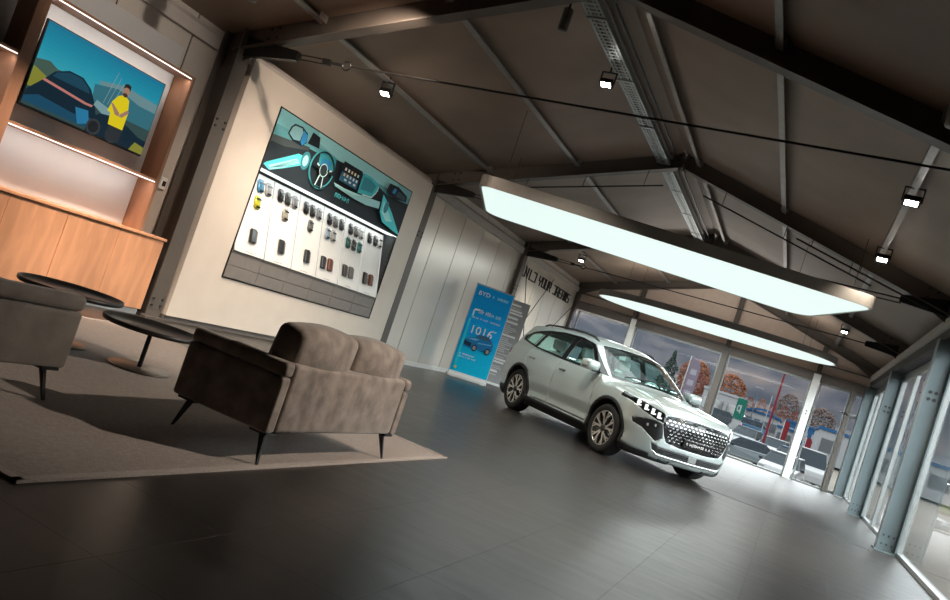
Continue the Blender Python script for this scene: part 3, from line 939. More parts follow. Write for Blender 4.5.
    # wheels
    for wx in (0, -2.765):
        for sg in (-1, 1):
            steer = 0
            w = bpy.data.objects.new('wheel', None); COL.objects.link(w); w.parent = car
            w.location = (wx, sg * .81, .358); w.rotation_euler = (0, 0, 0 if sg > 0 else PI)
            # outward is +y in the wheel's own frame
            mb = MB(); pr = [(.245, -.10), (.30, -.118), (.340, -.112), (.355, -.085), (.358, -.04), (.358, .04), (.355, .085), (.340, .112), (.30, .118), (.258, .108), (.245, .095)]
            mb.lathe([(r, h) for r, h in pr], 48, axis=1)
            for q in range(60):
                a = 2 * PI * q / 60
                mb.obox((.357 * math.cos(a), 0, .357 * math.sin(a)), Vector((0, .085, 0)), Vector((math.cos(a), 0, math.sin(a))) * .003, Vector((-math.sin(a), 0, math.cos(a))) * .012)
            mb.build('tyre', M['tyre'], w)
            mb = MB(); mb.lathe([(.245, -.10), (.235, -.05), (.232, .02), (.236, .085), (.256, .100), (.256, .108), (.246, .110), (.236, .100), (.18, .075), (.05, .07), (.0, .07)], 48, axis=1)
            mb.build('rim', M['car_gloss'], w)
            mb = MB()
            for q in range(5):
                for dl in (-.20, .20):
                    a = 2 * PI * q / 5 + PI / 2
                    a1 = a + dl * 1.15; a0 = a + dl * .45
                    p0 = Vector((.05 * math.cos(a0), .094, .05 * math.sin(a0))); p1 = Vector((.238 * math.cos(a1), .106, .238 * math.sin(a1)))
                    dr = (p1 - p0); L = dr.length; dr.normalize(); wv = Vector((-dr.z, 0, dr.x))
                    mb.obox((p0 + p1) / 2, dr * L / 2, Vector((0, .010, 0)), wv * .014)
                    a2 = a + dl * 2.3
                    p2 = Vector((.240 * math.cos(a2), .106, .240 * math.sin(a2))); pm = p0 + (p1 - p0) * .52
                    dr = (p2 - pm); L = dr.length; dr.normalize(); wv = Vector((-dr.z, 0, dr.x))
                    mb.obox((pm + p2) / 2, dr * L / 2, Vector((0, .008, 0)), wv * .009)
            mb.lathe([(.236, .100), (.240, .112), (.252, .112), (.256, .104)], 48, axis=1)
            mb.build('spokes', M['alloy'], w)
            mb = MB(); mb.lathe([(.052, .08), (.050, .110), (.034, .116), (0, .117)], 20, axis=1); mb.build('hub_cap', M['car_black'], w)
            mb = MB(); mb.lathe([(.17, -.02), (.17, .0), (.0, .0)], 32, axis=1); mb.build('brake_disc', M['alu'], w)
    # cabin: floor, dash, wheel, seats
    mb = MB(); mb.box(-3.3, .1, -.70, .70, .30, .36); mb.build('cabin_floor', M['cabin'], car)
    mb = MB(); mb.rbox(-.62, -.12, -.72, .72, .80, 1.055, .06, 3); mb.build('dashboard', M['cabin'], car)
    mb = MB()
    for i in range(24):
        a, b = 2 * PI * i / 24, 2 * PI * (i + 1) / 24
        f = lambda t: Vector((-.80 - .06 * math.sin(t), .37 + .185 * math.cos(t), 1.02 + .175 * math.sin(t)))
        mb.tube(f(a), f(b), .015, 6, caps=False)
    mb.obox((-.78, .37, 1.02), (.02, 0, 0), (0, .17, 0), (0, 0, .022)); mb.tube((-.78, .37, 1.02), (-.5, .37, .93), .03, 8)
    mb.build('steering_wheel', M['alu_white'], car)
    for x, y in ((-1.25, -.37), (-1.25, .37), (-2.15, -.40), (-2.15, .40)):
        mb = MB()
        mb.rbox(x - .25, x + .28, y - .24, y + .24, .42, .62, .06, 3)
        o = len(mb.v); mb.rbox(-.07, .07, -.23, .23, 0, .62, .06, 3)
        for k in range(o, len(mb.v)):
            p = mb.v[k]; mb.v[k] = (x - .27 + p[0] - .28 * p[2], y + p[1], .58 + p[2])
        o = len(mb.v); mb.rbox(-.05, .05, -.13, .13, 0, .18, .045, 3)
        for k in range(o, len(mb.v)):
            p = mb.v[k]; mb.v[k] = (x - .46 + p[0] - .2 * p[2], y + p[1], 1.235 + p[2])
        mb.build('seat', M['seat'], car)
    mb = MB(); mb.rbox(-.96, -.92, -.11, .11, 1.44, 1.50, .012, 2); mb.tube((-.93, 0, 1.49), (-.93, 0, 1.545), .012, 6)
    mb.build('rear_view_mirror', M['car_black'], car)
    bm.free()
    return car
build_car()

# ------------------------------------------------------------------ lounge
mb = MB(); mb.box(-6.2, -2.45, 2.10, 5.98, 0.001, 0.010)
rug = mb.build('rug', M['rug']); tag(rug, 'large taupe woven rug under the lounge seats and coffee tables', 'rug')
mb = MB()
for a in ((-6.2, -2.44, 2.08, 2.12), (-6.2, -2.44, 5.96, 6.0), (-2.475, -2.435, 2.08, 6.0), (-6.22, -6.18, 2.08, 6.0)): mb.box(*a, 0.001, 0.013)
mb.build('binding', M['rug_edge'], rug)

def tapered_leg(mb, x, y, sx, sy):
    # slim blade leg that leans outwards, with the small plate it is screwed to
    mb.prism([(0, 0), (0.008, 0), (0.020, 0.17), (-0.020, 0.17)], 1, -0.009, 0.009)
    for k in range(len(mb.v) - 8, len(mb.v)):
        p = mb.v[k]; h = p[2] / .17
        mb.v[k] = (x + p[0] * sx - sx * .0 + (1 - h) * sx * .045, y + p[1] + (1 - h) * sy * .03, p[2])
    mb.box(x - 0.06, x + 0.06, y - 0.05, y + 0.05, 0.165, 0.18)

def lounge_seat(name, label, cat, loc, w, mats, legs=True, cushions=True, back_h=.58):
    """origin at the back right corner on the floor: back faces +x, width along +y"""
    t = thing(name, label, cat, loc)
    D = .70
    mb = MB(); mb.rbox(-D + .06, -.04, .04, w - .04, .18, .36, .025, 3); mb.build('seat_base', mats, t)
    mb = MB()
    if cushions: mb.rbox(-.115, 0, .085, w - .085, .18, back_h - .005, .03, 4)
    else: mb.rbox(-.115, 0, 0, w, .18, .487, .021, 3); mb.rbox(-.118, 0, 0, w, .490, back_h - .005, .03, 4)
    bk = mb.build('backrest', mats, t)
    for s in (0, 1):
        y0, y1 = (0, .085) if s == 0 else (w - .085, w)
        mb = MB()
        if cushions: mb.rbox(-D, -.002, y0, y1, .18, .495, .02, 3); mb.rbox(-D + .004, .0, y0 - .004, y1 + .004, .497, back_h, .028, 4)
        else: mb.rbox(-D, -.12, y0, y1, .18, .50, .03, 3)
        mb.build('armrest', mats, t)
    mb = MB(); mb.rbox(-D + .02, -.13, .10, w - .10, .34, .46, .05, 4, puff=(0.01, 0.005, .025)); mb.build('seat_cushion', mats, t)
    if cushions:
        n = 2; s = (w - .20) / n
        for k in range(n):
            mb = MB(); mb.rbox(-.10, .09, -s / 2 + .004, s / 2 - .004, 0, .36, .048, 4, puff=(.05, .012, .035))
            o = mb.build('back_cushion', mats, t, loc=(-.165 - .015 * k, .10 + s * (k + .5), .415 - .01 * k))
            o.rotation_euler = (0.02 - .04 * k, .10, .03 * (1 - 2 * k))
    for sx, x in ((1, -.07), (-1, -D + .09)):
        for sy, y in ((-1, .08), (1, w - .08)):
            mb = MB(); tapered_leg(mb, x, y, sx, sy); mb.build('leg', M['black'], t)
    return t
lounge_seat('loveseat', 'taupe velvet two seat sofa with loose back cushions, seen from behind', 'sofa', (-2.45, 3.47, .0135), 1.50, M['sofa'])
lounge_seat('armchair', 'grey brown low upholstered armchair cut off by the left edge', 'armchair', (-3.43, 2.03, .0135), .95, M['sofa_grey'], cushions=False, back_h=.58)

def coffee_table(label, loc, r, h, rb):
    t = thing('coffee_table', label, 'coffee table', loc, 0, 'black tray tables on the rug')
    mb = MB(); mb.lathe([(0, h - .035), (r - .01, h - .035), (r, h - .025), (r, h), (r - .012, h), (r - .014, h - .022), (0, h - .022)], 56)
    mb.build('tray_top', M['table_top'], t)
    mb = MB(); mb.tube((0, 0, .014), (0, 0, h - .03), .017, 16); mb.build('stem', M['black'], t)
    mb = MB(); mb.lathe([(0, 0), (rb, 0), (rb, .008), (rb - .006, .012), (0, .014)], 48); mb.build('base', M['table_base'], t)
    return t
M['table_top'] = mat('black_lacquer', (0.016, 0.015, 0.014), 0.42, var=0.1)
M['table_base'] = mat('bronze_base', (0.085, 0.07, 0.06), 0.35, 0.5, var=0.08)
coffee_table('round black tray coffee table in full view beside the loveseat', (-4.37, 4.41, .0135), .355, .335, .225)
coffee_table('taller round black coffee table half hidden behind the armchair', (-4.95, 4.12, .0135), .37, .41, .225)

# ------------------------------------------------------------------ oak cabinets, shelving and television
cy = [3.55, 4.20, 4.86, 5.51, 6.17, 6.82]
names = ['oak cabinet at the far left edge of the wall', 'oak base cabinet below the left shelf bay', 'oak base cabinet under the left half of the television',
         'oak base cabinet under the right half of the television', 'oak base cabinet nearest the brown steel column']
for k in range(5):
    t = thing('cabinet', names[k], 'cabinet', (-7.18, (cy[k] + cy[k + 1]) / 2, 0), 0, 'oak base cabinets along the left wall')
    w = (cy[k + 1] - cy[k]) / 2
    mb = MB(); mb.box(-.15, .13, -w + .001, w - .001, .07, .912); mb.box(-.15, .10, -w + .001, w - .001, .0, .07, 1)
    mb.build('carcass', [M['wood_dark'], M['alu_white']], t)
    mb = MB(); mb.rbox(.131, .152, -w + .003, w - .003, .075, .905, .003, 1); mb.build('door', M['wood'], t)
mb = MB(); mb.rbox(-7.34, -7.015, 3.5, 6.84, .912, .945, .004, 1)
tag(mb.build('worktop', M['wood']), 'continuous oak top over the row of base cabinets', 'worktop')

sh = thing('shelving_unit', 'dark wood wall shelving with lit edges framing the television', 'shelving', (-7.34, 5.0, .945))
def shbox(name, y0, y1, z0, z1, m, x0=0, x1=.27):
    mb = MB(); mb.rbox(x0, x1, y0 - 5.0, y1 - 5.0, z0 - .945, z1 - .945, .003, 1)
    return mb.build(name, m, sh)
shbox('back_panel', 3.5, 6.42, .947, 3.1, M['white_back'], 0, .012)
shbox('upright', 6.43, 6.475, .946, 2.80, M['wood_dark'], .0, .29)
shbox('upright', 4.50, 4.62, .946, 3.15, M['wood_dark'], .0, .29)
def shelf(y0, y1, z, led=True):
    s = shbox('shelf', y0, y1, z - .04, z, M['wood_dark'], .013, .28)
    mb = MB(); mb.box(.274, .284, y0 - 5 + .01, y1 - 5 - .01, z - .038 - .945, z - .029 - .945); mb.build('light_strip', M['led'], s)
    L = bpy.data.lights.new('strip_glow', 'AREA'); L.shape = 'RECTANGLE'; L.size = .03; L.size_y = y1 - y0 - .05
    L.energy = 1.25 * (y1 - y0); L.color = (1, .89, .82)
    o = bpy.data.objects.new('strip_glow', L); COL.objects.link(o); o.parent = s; o.location = (.25, (y0 + y1) / 2 - 5, z - .05 - .945)
    o.rotation_euler = (0, math.radians(25), 0)
shelf(4.62, 6.43, 2.80)
shelf(4.62, 6.43, 1.555)
shelf(3.5, 4.50, 2.17)
shelf(3.5, 4.50, 1.555)

tv = thing('television', 'wall mounted television showing a man in a yellow shirt and cars', 'television', (-7.17, 5.47, 1.73))
mb = MB(); mb.rbox(-.03, .0, -.75, .75, 0, .86, .006, 2); mb.box(-.158, -.03, -.25, .25, .2, .6)
mb.build('housing', M['black_matte'], tv)
art = Art(lambda u, v, d: (.001 + d, u, v))
T = lambda n, c, s=.5: glow('screen_' + n, c, s)
for i in range(14):
    k = i / 13; art.rect(-.735, .845 - (i + 1) * .04, .735, .845 - i * .04, T('sky%d' % i, (.007 + .05 * k * k, .15 + .21 * k, .25 + .19 * k)))
art.rect(-.735, .02, .735, .32, T('ground', (.03, .06, .06)))
art.poly([(-.735, .47), (-.6, .50), (-.5, .46), (-.3, .47), (-.1, .42), (-.1, .30), (-.735, .30)], T('far_green', (.05, .09, .07)))
art.poly([(-.735, .40), (-.55, .34), (-.55, .2), (-.735, .2)], T('grass', (.20, .20, .03)))
art.poly([(-.05, .55), (.25, .62), (.735, .60), (.735, .40), (.2, .36)], T('hall', (.12, .22, .24)))
art.poly([(-.08, .50), (.2, .56), (.5, .50), (.735, .50), (.735, .30), (-.05, .30)], T('hall_dark', (.03, .13, .17)))
for k in range(4): art.line([(.08 + .05 * k, .36), (.14 + .05 * k, .72 - .04 * k)], .006, T('mast', (.2, .28, .3)))
# dark car seen from behind, to the left
art.poly([(-.735, .05), (-.735, .16), (-.60, .32), (-.52, .43), (-.38, .50), (-.22, .50), (-.10, .43), (.0, .30), (.05, .20), (.0, .05)], T('car_dark', (.006, .018, .03)))
art.poly([(-.50, .43), (-.37, .485), (-.23, .485), (-.13, .43), (-.10, .38), (-.53, .38)], T('car_window', (.01, .05, .08)))
art.poly([(-.60, .33), (-.1, .285), (-.02, .29), (-.03, .265), (-.12, .262), (-.61, .305)], T('tail_lamp', (.42, .16, .14)))
art.poly([(-.735, .10), (-.6, .16), (-.2, .13), (.0, .16), (.0, .05), (-.735, .05)], T('car_blue', (.01, .06, .11)))
art.poly([(-.20, .20), (-.05, .22), (.0, .1), (-.12, .05)], T('blue_hi', (.02, .16, .30)))
# second dark car behind the man
art.poly([(-.02, .05), (.02, .19), (.10, .26), (.25, .28), (.45, .24), (.62, .18), (.735, .17), (.735, .02), (-.02, .02)], T('car_dark', (.006, .018, .03)))
art.poly([(.0, .36), (.16, .33), (.22, .27), (.1, .25), (-.02, .30)], T('hi', (.16, .28, .30)))
for c in (.06, .30): art.ellipse((c, .09), .085, .085, T('wheel', (.03, .035, .04)), 20); art.ellipse((c, .09), .06, .06, T('wheel2', (.012, .014, .016)), 20)
art.poly([(.55, .02), (.735, .02), (.735, .10), (.6, .12)], T('grass', (.20, .20, .03)))
# the man
art.poly([(.21, .18), (.40, .18), (.40, .36), (.36, .50), (.31, .525), (.27, .525), (.22, .50), (.17, .42), (.15, .31), (.19, .30)], T('yellow', (.62, .50, .01)))
art.ellipse((.29, .575), .045, .06, T('skin', (.30, .17, .12)), 18)
art.poly([(.245, .59), (.25, .645), (.29, .66), (.33, .645), (.335, .59), (.31, .615), (.27, .615)], T('hair', (.02, .015, .012)))
art.ellipse((.29, .535), .032, .022, T('beard', (.05, .03, .02)), 14)
art.poly([(.16, .40), (.19, .40), (.30, .33), (.30, .30), (.25, .30)], T('skin', (.30, .17, .12)))
art.poly([(.38, .40), (.41, .38), (.34, .30), (.30, .30), (.31, .33)], T('skin', (.30, .17, .12)))
art.rect(.22, .03, .40, .18, T('trousers', (.02, .025, .03)))
art.build('screen', tv)

mb = MB(); mb.rbox(-.03, .0, -.05, .05, -.075, .075, .012, 2)
t = thing('wall_switch', 'small grey switch box beside the brown steel column', 'switch', (-7.33, 6.80, 1.56))
mb.build('housing', M['alu_white'], t)
mb = MB(); mb.rbox(.0, .012, -.025, .025, -.03, .03, .004, 1); mb.build('rocker', M['black_matte'], t)

# ------------------------------------------------------------------ wall display with colour samples
dp = thing('wall_display', 'framed wall display of a car cockpit picture over sample boards', 'display', (-6.998, 7.88, .70))
W_, H_ = 3.84, 2.36
mb = MB()
mb.box(-.02, .012, .002, .014, 0, H_); mb.box(-.02, .012, W_ - .014, W_ - .002, 0, H_); mb.box(-.02, .012, .014, W_ - .014, H_ - .012, H_); mb.box(-.02, .012, .014, W_ - .014, 0, .012)
mb.build('frame', M['black'], dp)
mb = MB(); mb.box(-.29, .006, .016, W_ - .016, 1.515, H_ - .014); mb.build('picture_box', flat('display_dark', (.06, .065, .07)), dp)
mb = MB(); mb.box(-.30, -.29, .016, W_ - .016, .014, 1.515); mb.box(-.29, -.02, .016, .022, .38, 1.515); mb.box(-.29, -.02, W_ - .022, W_ - .016, .38, 1.515); mb.build('recess', flat('display_dark', (.06, .065, .07)), dp)
art = Art(lambda u, v, d: (.0065 + d, u + .01, 1.515 + v))
C = lambda n, c: flat('print_' + n, tuple(min(.85, q * 1.35) for q in c), .35)
art.rect(0, 0, 3.82, .83, C('teal_mid', (.10, .30, .34)))
art.poly([(0, .83), (3.82, .83), (3.82, .70), (0, .62)], C('teal_up', (.16, .40, .44)))
art.poly([(.9, .83), (3.3, .83), (3.3, .66), (1.6, .62), (.9, .70)], C('teal_haze', (.24, .52, .56)))
art.poly([(0, .45), (.45, .46), (.80, .55), (1.05, .56), (1.5, .62), (2.1, .66), (2.7, .61), (3.1, .55), (3.82, .60), (3.82, .0), (0, .0)], C('dash_dark', (.018, .025, .032)))
art.poly([(0, .47), (.8, .57), (.8, .52), (.3, .40), (0, .38)], C('dash_grey', (.05, .065, .07)))
# left door: bright teal panel with ribs
art.poly([(.02, .06), (.06, .10), (.62, .41), (.78, .42), (.74, .28), (.40, .12), (.16, .02)], C('door_teal', (.07, .50, .56)))
art.poly([(.12, .075), (.62, .34), (.70, .30), (.40, .13), (.18, .03)], C('door_pale', (.30, .62, .64)))
for k in range(4): art.line([(.16 + .03 * k, .05 + .012 * k), (.64 + .01 * k, .33 - .02 * k)], .008, C('door_rib', (.06, .22, .26)))
art.ellipse((.80, .37), .10, .13, C('speaker', (.04, .20, .25))); art.ellipse((.80, .37), .06, .08, C('speaker2', (.30, .66, .70)))
# left mirror
art.poly([(.27, .58), (.29, .68), (.35, .745), (.52, .765), (.66, .72), (.70, .60), (.62, .52), (.40, .52)], C('mirror_rim', (.01, .02, .03)))
art.poly([(.30, .59), (.32, .68), (.37, .725), (.52, .74), (.56, .70), (.55, .57), (.42, .545)], C('mirror_glass', (.20, .40, .44)))
art.poly([(.56, .73), (.66, .70), (.69, .61), (.62, .53), (.57, .56)], C('mirror_blue', (.03, .22, .48)))
art.poly([(.72, .60), (.76, .78), (.94, .77), (1.0, .62)], C('pillar', (.012, .015, .02)))
# instrument screen and steering wheel
art.poly([(1.05, .60), (1.45, .63), (1.50, .45), (1.40, .36), (1.10, .38)], C('dash_teal', (.04, .30, .36)))
art.poly([(1.14, .53), (1.38, .55), (1.38, .42), (1.14, .41)], C('cluster', (.03, .22, .45)))
def ring(c, rx, ry, w, m, n=40):
    for i in range(n):
        a, b = 2 * PI * i / n, 2 * PI * (i + 1.04) / n
        art.poly([(c[0] + rx * math.cos(a), c[1] + ry * math.sin(a)), (c[0] + rx * math.cos(b), c[1] + ry * math.sin(b)), (c[0] + (rx - w) * math.cos(b), c[1] + (ry - w) * math.sin(b)), (c[0] + (rx - w) * math.cos(a), c[1] + (ry - w) * math.sin(a))], m)
ring((1.20, .37), .30, .285, .045, C('wheel_teal', (.06, .36, .40)))
ring((1.20, .37), .285, .27, .020, C('wheel_dark', (.012, .02, .025)))
for p in (((1.20, .37), (.94, .40)), ((1.20, .37), (1.46, .40)), ((1.20, .36), (1.12, .11)), ((1.20, .36), (1.28, .11))): art.line(p, .06, C('wheel_dark', (.012, .02, .025)))
for p in (((1.16, .30), (1.12, .12)), ((1.24, .30), (1.28, .12)), ((1.02, .42), (1.08, .40)), ((1.34, .40), (1.40, .42))): art.line(p, .022, C('wheel_pale', (.45, .62, .64)))
art.ellipse((1.20, .37), .10, .10, C('hub', (.02, .035, .04))); ring((1.20, .37), .098, .098, .014, C('wheel_pale', (.45, .62, .64)), 30)
# centre screen with icons
art.poly([(1.58, .34), (1.60, .655), (2.13, .66), (2.13, .34)], C('screen_frame', (.008, .01, .014)))
art.poly([(1.61, .36), (1.62, .50), (2.10, .50), (2.10, .36)], C('screen_low', (.02, .12, .22)))
ic = [(.9, .9, .9), (.55, .75, .80), (.85, .45, .30), (.80, .85, .40), (.4, .55, .9)]
for r_ in range(2):
    for q in range(5): art.rect(1.67 + q * .088, .535 - r_ * .085, 1.715 + q * .088, .58 - r_ * .085, C('icon%d' % ((q + 2 * r_) % 5), ic[(q + 2 * r_) % 5]))
for q in range(3): art.rect(1.72 + q * .13, .39, 1.79 + q * .13, .42, C('icon1', ic[1]))
# passenger side of the dash
art.poly([(2.15, .65), (2.40, .66), (2.66, .62), (2.70, .52), (2.58, .37), (2.16, .33)], C('vent_teal', (.05, .38, .44)))
art.poly([(2.20, .61), (2.42, .62), (2.60, .57), (2.56, .44), (2.2, .40)], C('vent_mid', (.03, .20, .25)))
art.line([(2.68, .58), (2.66, .48), (2.57, .37), (2.3, .34)], .022, C('wheel_pale', (.45, .62, .64)))
art.poly([(1.50, .29), (1.80, .285), (2.14, .31), (2.86, .38), (2.88, .27), (2.5, .22), (2.14, .215), (1.56, .245)], C('strip_pale', (.26, .50, .52)))
art.poly([(1.50, .29), (1.80, .285), (2.14, .31), (2.3, .32), (2.1, .27), (1.54, .265)], C('strip_bright', (.35, .80, .82)))
art.poly([(2.88, .52), (3.02, .46), (3.30, .32), (3.76, .03), (3.5, .05), (3.1, .10), (2.93, .24)], C('door_teal', (.07, .50, .56)))
art.poly([(2.95, .43), (3.12, .34), (3.40, .18), (3.2, .14), (3.0, .24)], C('door_pale', (.30, .62, .64)))
art.ellipse((3.08, .35), .07, .10, C('speaker', (.04, .20, .25)))
art.poly([(2.92, .60), (2.96, .74), (3.25, .76), (3.6, .70), (3.62, .60), (3.2, .54)], C('pillar', (.012, .015, .02)))
art.poly([(3.10, .62), (3.14, .71), (3.22, .71), (3.20, .62)], C('mirror_blue', (.03, .22, .48)))
art.poly([(3.25, .60), (3.28, .70), (3.55, .68), (3.56, .60)], C('mirror_dim', (.04, .07, .09)))
art.ticks(1.62, .105, .40, .065, C('door_teal', (.07, .50, .56)), 6, 9)
art.build('cockpit_picture', dp)
# lit ledge under the picture
mb = MB(); mb.box(-.006, .010, .016, W_ - .016, 1.502, 1.514); mb.box(-.20, -.06, .03, W_ - .03, 1.502, 1.5145)
mb.build('light_strip', glow('display_led', (.93, 1.0, .98), .7), dp)
L = bpy.data.lights.new('ledge_glow', 'AREA'); L.shape = 'RECTANGLE'; L.size = .10; L.size_y = W_ - .1; L.energy = 2.2; L.color = (.95, 1, .96)
o = bpy.data.objects.new('ledge_glow', L); COL.objects.link(o); o.parent = dp; o.location = (-.10, W_ / 2, 1.495); o.rotation_euler = (0, 0, 0)
# leaning sample boards
TILT = math.atan(.245)
BY = [7.905, 8.525, 9.152, 9.780, 10.405, 11.035, 11.66]
def lean(z): return -6.97 - .245 * (z - 1.09)
for k in range(6):
    mb = MB(); w = (BY[k + 1] - BY[k]) / 2
    mb.rbox(-.016, 0, -w + .007, w - .007, 0, 1.115, .003, 1)
    b = mb.build('sample_board', M['white'], dp, loc=(lean(1.085) + 6.998, (BY[k] + BY[k + 1]) / 2 - 7.88, .385)); b.rotation_euler = (0, -TILT, 0)
    mb = MB(); mb.box(-.010, .006, w - .006, w + .006, 0, 1.115)
    mb.build('board_divider', glow('divider_glow', (1, 1, .97), .25), b)
    art = Art(lambda u, v, d: (.0004 + d, u, v))
    art.rect(-.09, .025, .09, .031, flat('print_grey', (.25, .25, .25))); art.build('board_caption', b)
mb = MB(); mb.box(-.29, .004, .016, W_ - .016, .352, .383); mb.build('shadow_rail', M['grey_drawer'], dp)
for r_ in range(2):
    e = [7.898, 8.54, 9.15, 9.77, 10.39, 11.04, 11.70]
    for k in range(6):
        mb = MB(); mb.rbox(-.28, .006, e[k] - 7.88 + .003, e[k + 1] - 7.88 - .003, .016 + r_ * .168, .178 + r_ * .168, .003, 1)
        mb.build('drawer', M['grey_drawer'], dp)
# little car shaped paint samples
pal = {'black': (.008, .009, .011), 'white': (.62, .62, .60), 'grey': (.20, .21, .22), 'silver': (.36, .37, .37), 'blue': (.06, .22, .38), 'green': (.015, .12, .10),
       'yellow': (.42, .42, .015), 'sand': (.34, .31, .25), 'ice': (.30, .38, .46), 'brown': (.14, .045, .025), 'charcoal': (.03, .032, .035), 'stone': (.12, .12, .12), 'teal': (.03, .17, .15)}
M['sample_edge'] = mat('sample_edge', (.13, .13, .13), .5, var=.05)
def sample(y, z, colour, label, trim=False):
    t = thing('trim_sample' if trim else 'colour_sample', label, 'trim sample' if trim else 'colour sample', (lean(z), y, z), 0, 'trim samples low on the wall display' if trim else 'car shaped paint samples on the wall display')
    t.rotation_euler = (0, -TILT, 0)
    c = M.get('sample_' + colour) or M.setdefault('sample_' + colour, mat('sample_' + colour, pal[colour], .22, .2, coat=.5, var=.04))
    mb = MB()
    if not trim:
        n, m = 12, 9; V, F = [], []
        for i in range(n + 1):
            v = -1 + 2 * i / n; hw = .066 * (1 - abs(v) ** 5 * .45)
            for j in range(m + 1):
                u = -1 + 2 * j / m
                V.append((.012 + .030 * (1 - abs(u) ** 4) * (.55 + .45 * math.exp(-((v + .12) / .45) ** 4)) * (1 - abs(v) ** 8), u * hw, v * .095))
        for i in range(n):
            for j in range(m):
                a = i * (m + 1) + j; F.append((a, a + 1, a + m + 2, a + m + 1))
        mb.add(V, F, 0, True); o = mb.build('body', c, t)
        s = o.modifiers.new('thick', 'SOLIDIFY'); s.thickness = .012; s.offset = -1
        mb = MB(); mb.add([(.0435, -.042, .03), (.0435, .042, .03), (.034, .046, .056), (.034, -.046, .056)], [(0, 1, 2, 3)])
        o = mb.build('windscreen', M['car_gloss'], t); s = o.modifiers.new('thick', 'SOLIDIFY'); s.thickness = .004; s.offset = 1
        mb = MB(); mb.add([(.0425, -.040, -.055), (.0425, .040, -.055), (.035, .038, -.075), (.035, -.038, -.075)], [(3, 2, 1, 0)])
        o = mb.build('rear_window', M['car_gloss'], t)
        s = o.modifiers.new('thick', 'SOLIDIFY'); s.thickness = .004; s.offset = 1
    else:
        mb.rbox(0, .040, -.070, .045, -.10, .10, .02, 3); mb.build('pad', c, t)
        mb = MB(); mb.rbox(0, .030, .040, .078, -.095, .080, .012, 2); mb.build('pad_edge', M['sample_edge'], t)
ordn = ['first', 'second', 'third', 'fourth', 'fifth', 'sixth']
ROWS = [(['blue', 'silver'], ['yellow'], ['charcoal']), (['black', 'charcoal', 'grey'], ['sand'], ['charcoal']), (['black', 'charcoal', 'grey'], ['stone'], ['charcoal']),
        (['black', 'stone', 'charcoal'], ['ice', 'silver'], ['charcoal', 'brown']), (['black', 'stone', 'silver'], ['green', 'charcoal', 'teal'], ['charcoal', 'stone']), (['black', 'charcoal', 'white'], [], ['charcoal', 'brown'])]
YR = [([8.23, 8.40], [8.21], [8.22]), ([8.68, 8.85, 9.02], [8.84], [8.85]), ([9.31, 9.48, 9.65], [9.47], [9.48]), ([9.95, 10.12, 10.30], [9.94, 10.10], [9.92, 10.11]),
      ([10.58, 10.75, 10.91], [10.55, 10.73, 10.91], [10.55, 10.74]), ([11.20, 11.40, 11.55], [], [11.20, 11.39])]
for k in range(6):
    for r_, (z, rn) in enumerate(((2.01, 'top row'), (1.785, 'second row'), (1.335, 'lower'))):
        cs = ROWS[k][r_]
        for i, c in enumerate(cs):
            if r_ == 2:
                sample(YR[k][r_][i], z, c, '%s trim sample low on the %s white board of the wall display' % (c, ordn[k]), True)
            else:
                sample(YR[k][r_][i], z, c, '%s car shaped paint sample, %s on the %s white board' % (c, rn, ordn[k]))

# ------------------------------------------------------------------ banners by the panel wall
def banner(name, label, cat, p0, p1, h):
    dx, dy = p1[0] - p0[0], p1[1] - p0[1]; w = math.hypot(dx, dy)
    t = thing(name, label, cat, ((p0[0] + p1[0]) / 2, (p0[1] + p1[1]) / 2, 0), math.atan2(dy, dx))
    return t, w        # local +x runs along the width, the print faces local -y
t, w = banner('roll_up_banner', 'bright blue roll up banner with 1016 and a blue car picture', 'banner', (-6.92, 15.46), (-6.22, 16.08), 2.1)
mb = MB(); mb.rbox(-w / 2 - .01, w / 2 + .01, -.04, .10, 0, .075, .02, 3); mb.box(-w / 2 + .06, -w / 2 + .16, -.10, .16, 0, .012); mb.box(w / 2 - .16, w / 2 - .06, -.10, .16, 0, .012)
mb.build('base_cassette', M['alu_white'], t)
mb = MB(); mb.box(-w / 2, w / 2, -.012, -.008, .07, 2.10); mb.build('fabric', flat('banner_edge', (.55, .60, .62)), t)
mb = MB(); mb.box(-w / 2, w / 2, -.016, .0, 2.095, 2.12); mb.tube((0, .02, .06), (0, .02, 2.1), .012, 8); mb.build('support_pole', M['alu'], t)
art = Art(lambda u, v, d: (u - w / 2, -.0125 - d, v))
B = lambda n, c: flat('banner_' + n, tuple(min(.85, q * 1.3) for q in c), .45)
cols = [(.0, .42, .66), (.0, .40, .68), (.0, .36, .68), (.0, .31, .66), (.0, .27, .63), (.0, .25, .60), (.0, .24, .58)]
for i in range(7): art.rect(.018, .13 + i * .28, w - .018, .13 + (i + 1) * .28 + (.01 if i == 6 else 0), B('blue%d' % i, cols[i]))
art.rect(.018, .075, w - .018, .13, B('white', (.80, .84, .85)))
WH = B('white', (.80, .84, .85)); PA = B('pale', (.35, .66, .80))
art.text('BYD', .10, 1.885, .13, WH, .27); art.ticks(.45, 1.895, .38, .06, PA, 10, 2)
art.line([(.13, 1.40), (.13, 1.53)], .04, PA); art.line([(.13, 1.545), (.25, 1.56)], .04, WH)
art.ticks(.24, 1.49, .30, .085, WH, 7, 3); art.ticks(.55, 1.485, .28, .075, PA, 8, 4)
art.ticks(.12, 1.36, .72, .034, WH, 26, 5)
art.text('1016', .15, 1.03, .26, WH, .50); art.text('km', .68, 1.18, .07, WH, .09)
art.rect(.06, .20, .115, 1.33, B('blue_hi', (.02, .50, .74)))
